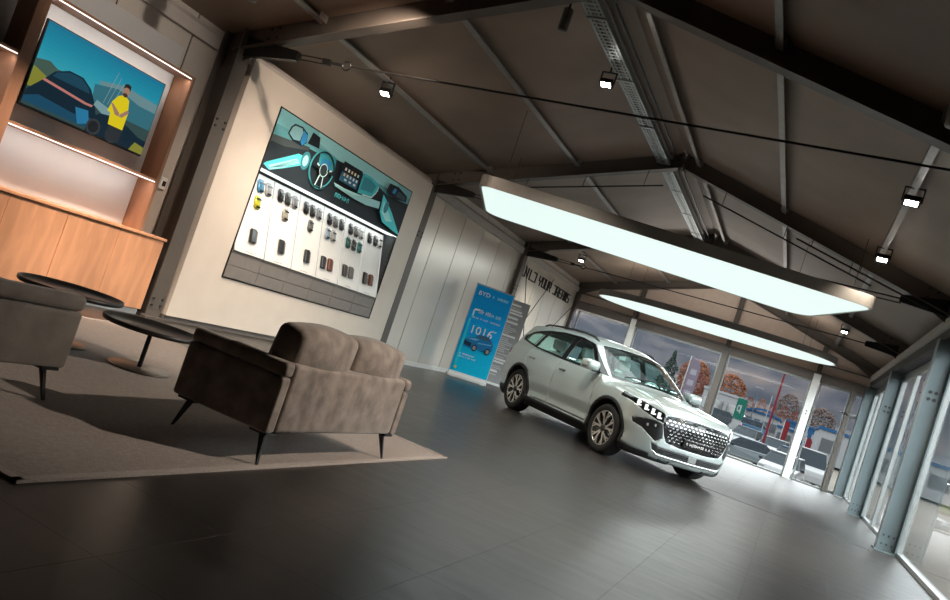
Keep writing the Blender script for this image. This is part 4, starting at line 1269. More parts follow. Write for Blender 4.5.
# picture of a car on the banner
cx, cy_ = .46, .80
art.poly([(cx - .33, .72), (cx - .34, .86), (cx - .26, .93), (cx - .12, .97), (cx - .04, 1.05), (cx + .18, 1.06), (cx + .30, .97), (cx + .34, .90), (cx + .34, .76), (cx + .24, .72)], B('car', (.01, .14, .33)))
art.poly([(cx - .08, .965), (cx - .02, 1.03), (cx + .17, 1.04), (cx + .26, .97)], B('car_glass', (.05, .10, .14)))
art.poly([(cx - .30, .90), (cx - .12, .945), (cx + .0, .94), (cx - .10, .89)], B('car_hi', (.10, .32, .52)))
art.poly([(cx - .335, .76), (cx - .335, .85), (cx - .16, .82), (cx - .16, .73)], B('car_dark', (.01, .03, .06)))
art.poly([(cx - .02, .87), (cx + .30, .91), (cx + .30, .885), (cx - .02, .845)], B('car_hi', (.10, .32, .52)))
for x in (cx - .07, cx + .25): art.ellipse((x, .735), .06, .075, B('tyre', (.01, .012, .015)), 20); art.ellipse((x, .735), .04, .05, B('rim', (.25, .22, .22)), 16)
art.ticks(.10, .52, .36, .036, WH, 15, 6); art.ticks(.10, .46, .40, .036, WH, 17, 7)
art.rect(.08, .20, .13, .25, B('orange', (.70, .38, .08))); 
art.build('print', t)

t, w = banner('info_board', 'grey information board standing between the blue banner and the car', 'board', (-6.93, 17.30), (-6.40, 17.74), 2.1)
mb = MB(); mb.rbox(-w / 2, w / 2, -.008, .008, .05, 2.12, .003, 1); mb.build('panel', flat('board_grey', (.33, .33, .33)), t)
mb = MB(); mb.rbox(-w / 2 - .01, w / 2 + .01, -.12, .12, 0, .05, .008, 2); mb.build('foot', M['alu_white'], t)
art = Art(lambda u, v, d: (u - w / 2, -.0085 - d, v))
G = flat('board_text', (.80, .80, .79))
random.seed(3)
y = 1.98
while y > .2:
    big = random.random() < .3
    hgt = .045 if big else .022
    art.rect(.12 if not big else .2, y, random.uniform(.36, .58), y + hgt, G if big else flat('board_text2', (.58, .58, .57)))
    y -= hgt + (.05 if random.random() < .25 else .024)
art.build('print', t)

# ------------------------------------------------------------------ wall lettering
sg = thing('wall_sign', 'dark wall letters reading BUILD YOUR DREAMS high on the panels', 'sign', (XL + .004, 18.12, 2.84))
GL = {'B': [[(0, 0), (0, 1), (1, 1), (1, .5), (0, .5)], [(1, .5), (1, 0), (0, 0)]], 'U': [[(0, 1), (0, 0), (1, 0), (1, 1)]], 'I': [[(.5, 0), (.5, 1)]],
      'L': [[(0, 1), (0, 0), (1, 0)]], 'D': [[(0, 1), (1, 1), (1, 0), (0, 0)]], 'Y': [[(0, 1), (0, .5), (1, .5)], [(1, 1), (1, .5), (.5, .5), (.5, 0)]],
      'O': [[(0, 0), (0, 1), (1, 1), (1, 0), (0, 0)]], 'R': [[(0, 0), (0, 1), (1, 1), (1, .45), (.2, .45)], [(.55, .45), (1, 0)]],
      'E': [[(1, 1), (0, 1), (0, 0), (1, 0)], [(0, .5), (.9, .5)]], 'A': [[(0, 0), (0, 1), (1, 1), (1, 0)], [(0, .42), (1, .42)]],
      'M': [[(0, 0), (0, 1), (1, 1), (1, 0)], [(.5, 1), (.5, 0)]], 'S': [[(1, 1), (0, 1), (0, .5), (1, .5), (1, 0), (0, 0)]]}
u = 0; LW, LH, ST = .205, .245, .034
for ch in 'BUILD YOUR DREAMS':
    if ch == ' ': u += .22; continue
    mb = MB()
    for s in GL[ch]:
        for (a, b), (c, d) in zip(s[:-1], s[1:]):
            p = Vector((0.012, a * LW, b * LH)); q = Vector((0.012, c * LW, d * LH)); dr = (q - p); L_ = dr.length; dr.normalize(); wv = Vector((1, 0, 0)).cross(dr)
            mb.obox((p + q) / 2, dr * (L_ / 2 + ST / 2), wv * ST / 2, Vector((.012, 0, 0)))
    mb.build('letter', M['bolt'], sg, loc=(0, u, 0)); u += LW + .09

# crossed bracing rods in the third wall bay
for a, b, l in (((-7.06, 18.2, .35), (-7.06, 20.75, 3.2), 'bracing rod rising towards the far end of the lettered wall'), ((-7.05, 20.9, 1.3), (-7.05, 23.3, 2.85), 'bracing rod rising to the far left corner column'),
                ((-7.02, 18.25, 3.1), (-7.02, 20.6, .3), 'bracing rod falling away from the lettered wall end')):
    mb = MB(); mb.tube(a, b, .011, 8); tag(mb.build('bracing_rod', M['bolt']), l, 'rod', 'bracing rods on the lettered wall')

# ------------------------------------------------------------------ tie cables, brackets
def turnbuckle_cable(Y, z0, z1, label, r=.012, double=False):
    t = thing('tie_cable', label, 'tie cable', (XRIDGE, Y, z0), 0, 'tie cables across the roof frames')
    def zz(x): return (z1 - z0) * (x + 7.0) / 8.5
    Lx = lambda x: x - XRIDGE
    for sx, xe in ((-1, -7.0), (1, 1.45)):
        x0, x1 = (xe, xe + .78) if sx < 0 else (xe, xe - .62)
        mb = MB(); mb.prism([(Lx(x0), zz(x0) - .11), (Lx(x1), zz(x1) - .055), (Lx(x1), zz(x1) + .055), (Lx(x0), zz(x0) + .13)], 1, -.03, .03)
        mb.build('end_bracket', M['black'], t)
    a = -6.22
    mb = MB()
    for s in (-.028, .028): mb.tube((Lx(a), 0, zz(a) + s), (Lx(a + .40), 0, zz(a) + s), .009, 8)
    mb.obox((Lx(a), 0, zz(a)), (.03, 0, 0), (0, .018, 0), (0, 0, .04)); mb.obox((Lx(a + .42), 0, zz(a)), (.05, 0, 0), (0, .018, 0), (0, 0, .035))
    for i in range(14):
        p, q = 2 * PI * i / 14, 2 * PI * (i + 1) / 14
        f = lambda v: (Lx(a + .70) + .055 * math.cos(v), 0, zz(a) + .05 * math.sin(v))
        mb.tube(f(p), f(q), .012, 6, caps=False)
    mb.tube((Lx(a + .46), 0, zz(a)), (Lx(a + .65), 0, zz(a)), .02, 8)
    mb.build('turnbuckle', M['black'], t)
    mb = MB(); mb.tube((Lx(a + .75), 0, zz(a)), (Lx(.84), 0, zz(.84)), r, 8); mb.build('cable', M['black'], t)
    if double:
        mb = MB(); mb.tube((Lx(-2.1), -.02, zz(-2.1) - .07), (Lx(.86), -.02, zz(.84) - .07), r * .8, 8)
        for x in (-.2, -1.2): mb.tube((Lx(x), -.01, zz(x) - .07), (Lx(x), -.01, zz(x)), .008, 6)
        mb.build('second_cable', M['black'], t)
    return t
turnbuckle_cable(7.0, 3.44, 3.56, 'black tie cable with turnbuckle crossing in front of the key display wall')
turnbuckle_cable(12.5, 3.40, 3.50, 'black double tie cable just above the near luminous ceiling panel', double=True)
turnbuckle_cable(18.0, 3.40, 3.46, 'black tie cable between the two luminous ceiling panels')
# under-slung rods parallel to the rafters of the second frame
for a, b, l in (((-5.6, 12.42, 3.68), (-2.95, 12.42, 4.33), 'black rod slung under the left rafter of the middle frame'), ((-2.28, 12.42, 4.31), (.42, 12.42, 3.55), 'black rod slung under the right rafter of the middle frame'),
                ((-.75, 12.38, 3.97), (1.2, 12.38, 3.42), 'lower black rod running to the right eave of the middle frame')):
    mb = MB(); mb.tube(a, b, .013, 8)
    d = (Vector(b) - Vector(a))
    for f in (.12, .5, .88):
        p = Vector(a) + d * f; mb.tube(p, (p.x, p.y + .06, roofz(p.x) - .33), .006, 6)
    tag(mb.build('roof_rod', M['black']), l, 'rod')

# ------------------------------------------------------------------ cable tray
ct = thing('cable_tray', 'galvanised perforated cable tray running along under the roof ridge', 'cable tray', (-3.07, 7.2, 4.70))
mb = MB()
L0, L1, HW = -5.0, 16.1, .105
mb.box(-HW, -HW + .006, L0, L1, 0, .06); mb.box(HW - .006, HW, L0, L1, 0, .06)
for x in (-HW + .018, -.045, .045, HW - .018): mb.box(x - .012, x + .012, L0, L1, 0, .006)
y = L0
while y < L1:
    mb.box(-HW + .03, HW - .03, y, y + .035, -.001, .005); y += .085
mb.build('tray', M['tray'], ct)
for y in np.arange(L0 + .6, L1, 1.6):
    mb = MB(); mb.box(-HW - .01, HW + .01, y, y + .04, -.012, .0); mb.build('cross_strap', M['alu'], ct)
mb = MB(); mb.path([(.03 + .02 * math.sin(i * 1.7), L0 + i * (L1 - L0) / 60, .022) for i in range(61)], .012, 6); mb.path([(-.04 + .015 * math.sin(i * 1.1 + 1), L0 + i * (L1 - L0) / 60, .020) for i in range(61)], .010, 6)
mb.build('cable_bundle', M['black_matte'], ct)
mb = MB(); mb.box(-.012, .012, L0, L1 + 0, 0, .02); 
rp = mb.build('ridge_strip', M['black']); rp.location = (-2.86, 7.2, 4.80); structure(rp)

# ------------------------------------------------------------------ lamps
def light_panel(name, label, outline, z, hgt):
    """hanging luminous panel: outline is a CCW list of world (x, y)"""
    cx = sum(p[0] for p in outline) / len(outline); cy_ = sum(p[1] for p in outline) / len(outline)
    t = thing(name, label, 'ceiling light', (cx, cy_, z), 0, 'luminous ceiling panels')
    P = [(p[0] - cx, p[1] - cy_) for p in outline]; n = len(P)
    mb = MB()
    v = [(x, y, 0) for x, y in P] + [(x, y, hgt) for x, y in P] + [(x * .985, y * .985, 0) for x, y in P] + [(x * .985, y * .985, .02) for x, y in P]
    f = [(i, (i + 1) % n, n + (i + 1) % n, n + i) for i in range(n)] + [((i + 1) % n, i, 2 * n + i, 2 * n + (i + 1) % n) for i in range(n)]
    f += [(2 * n + (i + 1) % n, 2 * n + i, 3 * n + i, 3 * n + (i + 1) % n) for i in range(n)] + [tuple(range(n, 2 * n))]
    mb.add(v, f); mb.build('housing', M['lamp_side'], t)
    mb = MB(); mb.add([(x * .985, y * .985, .003) for x, y in P], [tuple(range(n - 1, -1, -1))]); 
    o = mb.build('luminous_film', M['lamp_panel'], t)
    L = bpy.data.lights.new('panel_glow', 'AREA'); L.shape = 'RECTANGLE'; L.size = 4.6; L.size_y = 1.7; L.energy = 40 if cy_ < 16 else 150; L.color = (.95, 1, .97)
    lo = bpy.data.objects.new('panel_glow', L); COL.objects.link(lo); lo.parent = t; lo.location = (0, 0, -.01); lo.rotation_euler = (0, 0, .33 if cy_ < 16 else 0)
    L = bpy.data.lights.new('added_uplight', 'AREA'); L.shape = 'RECTANGLE'; L.size = 4.2; L.size_y = 1.3; L.energy = 3 if cy_ < 16 else 60; L.color = (1, .95, .88)
    lo = bpy.data.objects.new('added_uplight', L); COL.objects.link(lo); lo.parent = t; lo.location = (0, 0, hgt + .02); lo.rotation_euler = (PI, 0, .33 if cy_ < 16 else 0)  # upward light added to brighten the gable and the far roof
    for k in (.1, .4, .62, .9):
        i = int(k * n)
        mb = MB(); x, y = P[i][0] * .9, P[i][1] * .9
        mb.tube((x, y, hgt), (x, y, roofz(x + cx) - z + .005), .004, 6); mb.build('suspension_wire', M['bolt'], t)
    return t
def rounded_quad(c, r, k=7):
    out = []
    n = len(c)
    for i in range(n):
        p0, p, p1 = Vector(c[i - 1]), Vector(c[i]), Vector(c[(i + 1) % n])
        a = (p0 - p).normalized(); b = (p1 - p).normalized()
        rr = r[i]
        A, B_ = p + a * rr, p + b * rr
        for q in range(k + 1):
            t = q / k; out.append(tuple(A * (1 - t) ** 2 + p * 2 * t * (1 - t) + B_ * t * t))
    return out
def bow(c, amt):
    o = []
    for i in range(len(c)):
        p, q = Vector(c[i]), Vector(c[(i + 1) % len(c)]); d = q - p; nrm = Vector((d.y, -d.x)).normalized()
        for k in range(6):
            t = k / 6; o.append(tuple(p + d * t + nrm * amt[i] * 4 * t * (1 - t)))
    return o
light_panel('hanging_light_panel', 'near luminous ceiling panel, long and pale, hanging over the car', rounded_quad([(-4.90, 9.86), (.58, 11.66), (-.36, 14.22), (-5.76, 12.20)], [.22, .28, .5, .4], 9), 3.10, .17)
el = []
for i in range(64):
    a = 2 * PI * i / 64
    ex = 1.0
    x = -2.57 + 3.08 * math.copysign(abs(math.cos(a)) ** .85, math.cos(a)); y = 20.70 + 1.42 * math.copysign(abs(math.sin(a)) ** .9, math.sin(a))
    el.append((x, y))
light_panel('hanging_light_panel', 'far luminous ceiling panel, oval and in front of the end windows', el, 3.10, .16)

def floodlight(loc, label, rz=0, tilt=0.5, energy=30, size=.085):
    rz = PI; tilt = .5
    t = thing('floodlight', label, 'spotlight', loc, rz, 'small floodlights under the roof')
    mb = MB(); mb.rbox(-.085, .085, -.03, .03, -.06, .06, .012, 2)
    hd = mb.build('lamp_head', M['black'], t, loc=(0, 0, -.16)); hd.rotation_euler = (tilt - PI / 2, 0, 0)
    mb = MB(); mb.box(-.062, .062, .0305, .0325, -.036, .036); mb.build('lens', M['flood_lens'], hd)
    mb = MB()
    for s in (-1, 1): mb.box(s * .093 - .006, s * .093 + .006, -.012, .012, -.17, -.02)
    mb.box(-.099, .099, -.014, .014, -.03, -.015); mb.tube((0, 0, -.02), (0, 0, .06), .012, 8); mb.build('yoke', M['black'], t)
    L = bpy.data.lights.new('flood', 'SPOT'); L.energy = energy; L.spot_size = math.radians(110); L.spot_blend = .8; L.shadow_soft_size = .07; L.color = (1, .86, .70)
    o = bpy.data.objects.new('flood', L); COL.objects.link(o); o.parent = t; o.location = (0, 0, -.28); 
    o.rotation_euler = (0, 0, 0)
    return t
floodlight((-6.02, 8.6, 3.90), 'floodlight hanging above the top edge of the white display wall', 0, .45, 160)
floodlight((-3.22, 9.0, 4.70), 'floodlight clamped under the cable tray', 0, .45, 260)
floodlight((.42, 8.75, 3.93), 'floodlight nearest the upper right corner of the roof', 0, .5, 120)
floodlight((.42, 11.5, 3.93), 'floodlight close above the middle rafter on the right', 0, .5, 120)
floodlight((.42, 19.3, 3.93), 'small far floodlight beyond the tip of the near luminous panel', 0, .5, 100)
floodlight((-6.02, 19.3, 3.90), 'small far floodlight above the wall lettering', 0, .5, 100)
def aim(a, b):
    d = (Vector(b) - Vector(a)).normalized(); return d.to_track_quat('-Z', 'Y').to_euler()
def can(loc, label, rot, energy, col, blend=.6, cone=70):
    t = thing('spot_cylinder', label, 'spotlight', loc, 0)
    mb = MB(); mb.lathe([(0, .0), (.05, .0), (.055, .01), (.055, .25), (.045, .26), (0, .26)], 24)
    hd = mb.build('lamp_head', M['lamp_side'], t, loc=(0, 0, -.34)); 
    mb = MB(); mb.box(-.03, .03, -.12, .12, .0, .04); mb.tube((0, 0, 0), (0, 0, -.09), .012, 8); mb.build('track_adapter', M['black'], t)
    if energy:
        L = bpy.data.lights.new('spot', 'SPOT'); L.energy = energy; L.spot_size = math.radians(cone); L.spot_blend = blend; L.shadow_soft_size = .05; L.color = col
        o = bpy.data.objects.new('spot', L); COL.objects.link(o); o.parent = t; o.location = (0, 0, -.36); o.rotation_euler = rot
    return t
can((-3.36, 7.5, 4.78), 'grey cylinder spotlight on the ceiling beside the cable tray', (0, 0, 0), 0, (1, .9, .8))
WARM = (1, .80, .64)
can((-6.02, 4.3, 3.88), 'added unseen warm spotlight over the oak cabinets near the armchair', aim((-6.02, 4.3, 3.5), (-6.95, 4.7, .35)), 430, WARM, .9, 40)  # lamp added above the view to brighten the oak fronts
can((-6.02, 5.2, 3.88), 'added unseen warm spotlight over the oak cabinets by the television', aim((-6.02, 5.2, 3.5), (-6.95, 6.0, .35)), 530, WARM, .9, 40)  # second added lamp out of view, warms the oak fronts
can((-6.02, 5.85, 3.88), 'added unseen warm spotlight over the carpet edge by the column', (.15, -.1, 0), 200, WARM)  # added lamp kept out of view, pours warm light down by the wall
can((-4.49, 6.35, 4.38), 'added unseen warm spotlight aimed at the white display wall', aim((-4.49, 6.35, 4.0), (-7.0, 10.2, 1.6)), 220, WARM, .8, 90)  # added out of view to brighten the display wall

can((.41, 6.3, 3.96), 'added unseen warm spotlight aimed across the hall at the loveseat', aim((.41, 6.3, 3.6), (-2.7, 4.5, .2)), 520, (1, .84, .70), .9, 54)  # added out of view to light the back of the loveseat
can((-4.49, 5.8, 4.38), 'added unseen warm spotlight aimed at the foot of the white display wall', aim((-4.49, 5.8, 4.0), (-7.0, 8.6, .5)), 330, WARM, .9, 60)  # added out of view for the warm, brighter foot of the wall
can((-4.49, 4.4, 4.38), 'added unseen warm spotlight aimed at the wall above the television', aim((-4.49, 4.4, 4.0), (-7.3, 5.6, 2.95)), 110, (1, .86, .74), .9, 48)  # added out of view to lift the dark wall over the shelving

# ------------------------------------------------------------------ outside: yard, street, hills
def ground_z(x, y):
    a = float(np.interp(y, [23.6, 24.4, 27, 36, 46, 60, 75, 90, 130, 260], [-.14, -.30, -.90, -1.20, -1.10, -.60, .0, .25, .8, 3.0]))
    if x > 1.8:
        k = min(1, (x - 1.8) / 30); b = -.14 + .1 * k
        t = np.clip((y - 18) / 8, 0, 1); return b * (1 - t) + a * t
    return a
xs = [-160, -90, -50, -30, -20, -14, -10, -7, -4, -2, 0, 1.4, 1.9, 3, 5, 8, 12, 20, 35, 60, 110, 200]
ysn = [-40, -10, 0, 5, 9, 13, 17, 20, 23.62, 24.4, 25.5, 27, 30, 36, 42, 50, 60, 75, 90, 110, 130, 180, 260]
def terrain(name, xs, ys, fz, m, keep=lambda x, y: True):
    mb = MB(); v = [(x, y, fz(x, y)) for x in xs for y in ys]; n = len(ys)
    f = [(i * n + j, (i + 1) * n + j, (i + 1) * n + j + 1, i * n + j + 1) for i in range(len(xs) - 1) for j in range(n - 1) if keep((xs[i] + xs[i + 1]) / 2, (ys[j] + ys[j + 1]) / 2)]
    mb.add(v, f, 0, True)
    return mb.build(name, m)
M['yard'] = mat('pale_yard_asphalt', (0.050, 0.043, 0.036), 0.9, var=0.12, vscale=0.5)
M['kerb_grass'] = mat('verge_grass', (.030, .034, .012), 0.95, var=0.35, vscale=1.2)
M['forest'] = None
m, nt, b = newmat('autumn_forest'); M['forest'] = m
tc = nt.nodes.new('ShaderNodeTexCoord')
vo = nt.nodes.new('ShaderNodeTexVoronoi'); vo.inputs['Scale'].default_value = 0.22
n1 = nt.nodes.new('ShaderNodeTexNoise'); n1.inputs['Scale'].default_value = 0.014; n1.inputs['Detail'].default_value = 7
n2 = nt.nodes.new('ShaderNodeTexNoise'); n2.inputs['Scale'].default_value = 0.09; n2.inputs['Detail'].default_value = 6
for q in (vo, n1, n2): nt.links.new(tc.outputs['Object'], q.inputs['Vector'])
r = nt.nodes.new('ShaderNodeValToRGB')
e = r.color_ramp.elements
e[0].position = .42; e[0].color = (.0055, .0068, .0100, 1); e[1].position = .62; e[1].color = (.040, .028, .024, 1)
k = e.new(.52); k.color = (.0175, .0160, .0180, 1)
mx = nt.nodes.new('ShaderNodeMath'); mx.operation = 'MULTIPLY_ADD'; mx.inputs[1].default_value = .45
nt.links.new(n2.outputs['Fac'], mx.inputs[0]); 
mm = nt.nodes.new('ShaderNodeMath'); mm.operation = 'MULTIPLY'; mm.inputs[1].default_value = .55
nt.links.new(n1.outputs['Fac'], mm.inputs[0]); nt.links.new(mm.outputs[0], mx.inputs[2])
nt.links.new(mx.outputs[0], r.inputs['Fac']); nt.links.new(r.outputs['Color'], b.inputs['Base Color']); b.inputs['Roughness'].default_value = 1
bp = nt.nodes.new('ShaderNodeBump'); bp.inputs['Strength'].default_value = .8; bp.inputs['Distance'].default_value = 4
nt.links.new(vo.outputs['Distance'], bp.inputs['Height']); 
g = terrain('ground_outside', xs, ysn, ground_z, M['yard'], lambda x, y: not (-7.6 < x < 1.85 and y < 23.6)); structure(g, 'pale asphalt yard and street outside the glazing')
def hill_z(x, y):
    rr_ = math.hypot(x * .8, y)
    h = np.interp(rr_, [120, 170, 260, 420, 620], [2.0, 9, 42, 100, 150])
    return float(h + 7 * math.sin(x * .021 + 1) * (rr_ > 170) + 5 * math.sin(x * .05 + y * .03) * (rr_ > 150)) 
hx = [-620 + 15.5 * i for i in range(81)]; hy = [60 + 14 * i for i in range(43)]
hl = terrain('hills', hx, hy, hill_z, M['forest'], lambda x, y: math.hypot(x * .8, y) > 118)
structure(hl, 'wooded autumn hillside behind the street')
hx2 = [150 + 30 * i for i in range(16)]; hy2 = [-300 + 30 * i for i in range(18)]
structure(terrain('hills', hx2, hy2, lambda x, y: float(np.interp(x, [150, 230, 330, 600], [0, 12, 40, 90]) + 4 * math.sin(y * .04)), M['forest']), 'wooded hillside beyond the right glazing')
def verge(x0, x1, y0, y1, name='grass_verge'):
    mb = MB(); N = 8
    v = []
    for i in range(N + 1):
        x = x0 + (x1 - x0) * i / N
        for y in (y0, (y0 + y1) / 2, y1): v.append((x, y, ground_z(x, y) + (.12 if y != (y0 + y1) / 2 else .22)))
    mb.add(v, [(i * 3 + j, i * 3 + 3 + j, i * 3 + 4 + j, i * 3 + 1 + j) for i in range(N) for j in (0, 1)], 0, True)
    o = mb.build('grass_verge', M['kerb_grass']); tag(o, 'strip of green verge grass between yard and street', 'grass', kind='stuff')
verge(-30, -2.4, 62, 72)

M['parked_glass'] = mat('parked_car_glass', (.006, .008, .010), .3, var=.1)
M['parked_glass'].node_tree.nodes['Principled BSDF'].inputs['Specular IOR Level'].default_value = .03
M['parked_white'] = mat('lamp_lens_white', (.06, .06, .06), .4, var=.05)
def parked_car(label, loc, rz, col, kind='hatch', L=4.3, H=1.47):
    t = thing('parked_car', label, 'car', loc, math.radians(rz), 'cars parked outside')
    Wd = .88
    c = M.get('paint_' + col) or M.setdefault('paint_' + col, mat('paint_' + col, {'silver': (.050, .058, .062), 'white': (.085, .085, .085), 'dark': (.006, .008, .01), 'blue': (.008, .025, .045), 'grey': (.03, .033, .036)}[col], .5, 0, var=.03)); c.node_tree.nodes['Principled BSDF'].inputs['Specular IOR Level'].default_value = .12
    f, r_ = L * .5, -L * .5
    if kind == 'van': pr = [(r_, .35), (r_, 1.05), (r_ + .05, 1.15), (f - .75, 1.15), (f - .05, .95), (f, .70), (f, .35)]; cab = [(r_ + .05, 1.12), (r_ + .12, H), (f - 1.35, H), (f - .70, 1.12)]
    elif kind == 'sedan': pr = [(r_, .35), (r_, .80), (r_ + .1, .95), (r_ + .7, .98), (f - 1.1, .92), (f - .15, .78), (f, .60), (f, .35)]; cab = [(r_ + .45, .95), (r_ + 1.25, H - .04), (r_ + 1.7, H), (f - 1.75, H - .03), (f - 1.0, .90)]
    else: pr = [(r_, .35), (r_, .85), (r_ + .06, .98), (f - 1.1, .94), (f - .12, .80), (f, .60), (f, .35)]; cab = [(r_ + .08, .96), (r_ + .55, H - .06), (r_ + .9, H), (f - 1.75, H - .03), (f - 1.0, .92)]
    def shell(poly, w0, w1, zs):
        mb = MB(); n = len(poly)
        # taper the half width linearly with height, and round the ends in plan a little
        z0, z1 = zs
        V = []
        for s in (-1, 1):
            for x, z in poly:
                k = (z - z0) / (z1 - z0); V.append((x, s * (w0 + (w1 - w0) * k) * (1 - .10 * (abs(x) / (L / 2)) ** 4), z))
        F = [tuple(range(n)), tuple(range(2 * n - 1, n - 1, -1))] + [(i, n + i, n + (i + 1) % n, (i + 1) % n) for i in range(n)]
        area = sum(poly[i][0] * poly[(i + 1) % n][1] - poly[(i + 1) % n][0] * poly[i][1] for i in range(n))
        if area > 0: F = [q[::-1] for q in F]
        F = [q[::-1] for q in F] if False else F
        mb.add(V, F); return mb
    b = shell(pr, Wd, Wd * .97, (.35, 1.0)).build('body', c, t, bevel=.07, seg=3)
    cb = shell(cab, Wd * .95, Wd * .74, (.92, H)); cb.build('cabin', M['parked_glass'], t, bevel=.04)
    top = [p for p in cab if p[1] > H - .1]
    x0, x1 = min(p[0] for p in top), max(p[0] for p in top)
    mb = MB(); mb.rbox(x0 - .02, x1 + .02, -Wd * .73, Wd * .73, H - .035, H + .02, .02, 2); mb.build('roof', c, t)
    for s in (-1, 1):
        for wx in (f - .82, r_ + .78):
            mb = MB(); mb.lathe([(0, -.1), (.30, -.1), (.32, -.06), (.32, .06), (.30, .1), (0, .1)], 20, (wx, s * (Wd - .09), .32), 1); w = mb.build('wheel', M['tyre'], t)
            mb = MB(); mb.lathe([(0, s * .101), (.20, s * .101), (.21, s * .096)], 16, (wx, s * (Wd - .09), .32), 1); mb.build('hub', M['parked_white'], w)
        mb = MB(); mb.rbox(f - .16, f - .02, s * .62 - .14, s * .62 + .14, .66, .76, .02, 2); mb.build('headlamp', M['parked_white'], t)
        mb = MB(); mb.rbox(r_ - .005, r_ + .08, s * .66 - .13, s * .66 + .13, .72, .88, .02, 2); mb.build('tail_lamp', M['red_lens'], t)
        mb = MB(); mb.rbox(f - 1.42, f - 1.28, s * (Wd + .06) - .09, s * (Wd + .06) + .09, .90, 1.03, .03, 2); mb.build('mirror', M['parked_glass'], t)
    return t
def gz(x, y): return ground_z(x, y)
def pc(label, x, y, rz, col, kind='hatch', L=4.3, H=1.47): parked_car(label, (x, y, gz(x, y) + .0), rz, col, kind, L, H)
pc('silver car parked outside the far windows, nose to the left', -2.1, 44.5, 205, 'silver', 'sedan', 4.5, 1.45)
pc('white car with dark glass parked closest to the white far post', .10, 39.8, 262, 'white', 'hatch', 4.1, 1.45)
pc('small grey car behind the foot of the red flagpole', -2.7, 58, 262, 'grey', 'hatch', 4.1, 1.5)
pc('small white car to the right of the red flagpole', -.75, 55.6, 262, 'white', 'hatch', 4.2, 1.5)
pc('blue car between the two white cars outside', .35, 50.8, 262, 'blue', 'hatch', 4.0, 1.45)
pc('dark car in front of the white street building', -6.6, 78, 180, 'dark', 'sedan', 4.6, 1.5)
pc('dark blue car on the street beside the green sign', -4.2, 82, 180, 'blue', 'hatch', 4.4, 1.5)
pc('white van seen through the far right pane', 1.2, 46, 275, 'white', 'van', 4.9, 1.95)
pc('silver car standing in the yard outside the right glazing', 10.5, 26.5, 170, 'silver', 'hatch')
pc('white car standing in the yard outside the right glazing', 9.0, 20.5, 172, 'white', 'sedan', 4.6, 1.45)

# buildings along the street
def building(label, x0, x1, y0, y1, z0, z1, wall, band=None, windows=0, wcol='car_gloss'):
    t = thing('building', label, 'building', ((x0 + x1) / 2, y0, z0)); w = (x1 - x0) / 2; h = z1 - z0; D = y1 - y0
    mb = MB(); mb.box(-w, w, 0, D, 0, h); mb.build('wall', wall, t)
    mb = MB(); mb.box(-w - .1, w + .1, -.12, D + .1, h, h + .25); mb.build('roof_edge', band or wall, t)
    for k in range(windows):
        c = -w + (k + .5) * 2 * w / windows
        mb = MB(); mb.box(c - w / windows * .7, c + w / windows * .7, -.06, .02, h * .35, h * .75); mb.build('window', M[wcol], t)
    return t
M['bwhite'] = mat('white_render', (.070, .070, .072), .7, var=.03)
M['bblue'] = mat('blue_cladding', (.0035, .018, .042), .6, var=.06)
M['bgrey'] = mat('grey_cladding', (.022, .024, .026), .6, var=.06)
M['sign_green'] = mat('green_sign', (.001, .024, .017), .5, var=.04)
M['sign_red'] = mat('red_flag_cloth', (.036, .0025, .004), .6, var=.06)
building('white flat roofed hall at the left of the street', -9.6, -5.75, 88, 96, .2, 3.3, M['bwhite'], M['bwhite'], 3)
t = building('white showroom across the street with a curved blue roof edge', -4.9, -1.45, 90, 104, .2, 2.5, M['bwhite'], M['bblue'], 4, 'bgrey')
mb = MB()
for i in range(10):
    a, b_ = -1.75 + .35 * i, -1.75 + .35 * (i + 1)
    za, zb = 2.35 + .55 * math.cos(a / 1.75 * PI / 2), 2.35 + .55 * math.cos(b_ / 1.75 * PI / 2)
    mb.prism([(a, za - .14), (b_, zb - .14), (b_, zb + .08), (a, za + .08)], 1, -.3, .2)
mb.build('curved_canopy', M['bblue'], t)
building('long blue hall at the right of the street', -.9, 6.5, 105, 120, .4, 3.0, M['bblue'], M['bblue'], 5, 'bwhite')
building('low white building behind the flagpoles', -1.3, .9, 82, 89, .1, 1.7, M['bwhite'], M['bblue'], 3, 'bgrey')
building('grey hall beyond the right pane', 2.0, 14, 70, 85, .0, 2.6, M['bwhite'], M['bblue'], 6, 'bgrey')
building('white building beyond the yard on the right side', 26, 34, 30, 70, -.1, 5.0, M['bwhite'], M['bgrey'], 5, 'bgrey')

t = thing('pylon_sign', 'green and white pylon sign at the street', 'sign', (-3.72, 60, gz(-3.7, 60)))
mb = MB(); mb.rbox(-.30, .30, -.12, .12, 0, 2.05, .02, 1); mb.build('column', M['bwhite'], t)
mb = MB(); mb.rbox(-.34, .34, -.16, .16, 1.75, 3.30, .02, 1); mb.build('panel', M['sign_green'], t)
art = Art(lambda u, v, d: (u, -.161 - d, v)); art.ellipse((-.10, 2.55), .14, .26, flat('sign_white', (.07, .07, .07)), 16); art.ellipse((-.10, 2.55), .07, .16, M['sign_green'], 16); art.line([(.03, 2.2), (.03, 2.85)], .07, flat('sign_white', (.07, .07, .07))); art.build('emblem', t)
t = thing('street_sign', 'blue board with a white round mark beside the pylon sign', 'sign', (-2.95, 60.5, gz(-2.9, 60.5)))
mb = MB(); mb.rbox(-.55, .50, -.05, .05, .35, 1.15, .05, 2); mb.build('board', M['bblue'], t)
mb = MB(); mb.box(-.45, -.39, -.03, .03, 0, .4); mb.build('leg', M['bgrey'], t); mb = MB(); mb.box(.34, .40, -.03, .03, 0, .4); mb.build('leg', M['bgrey'], t)
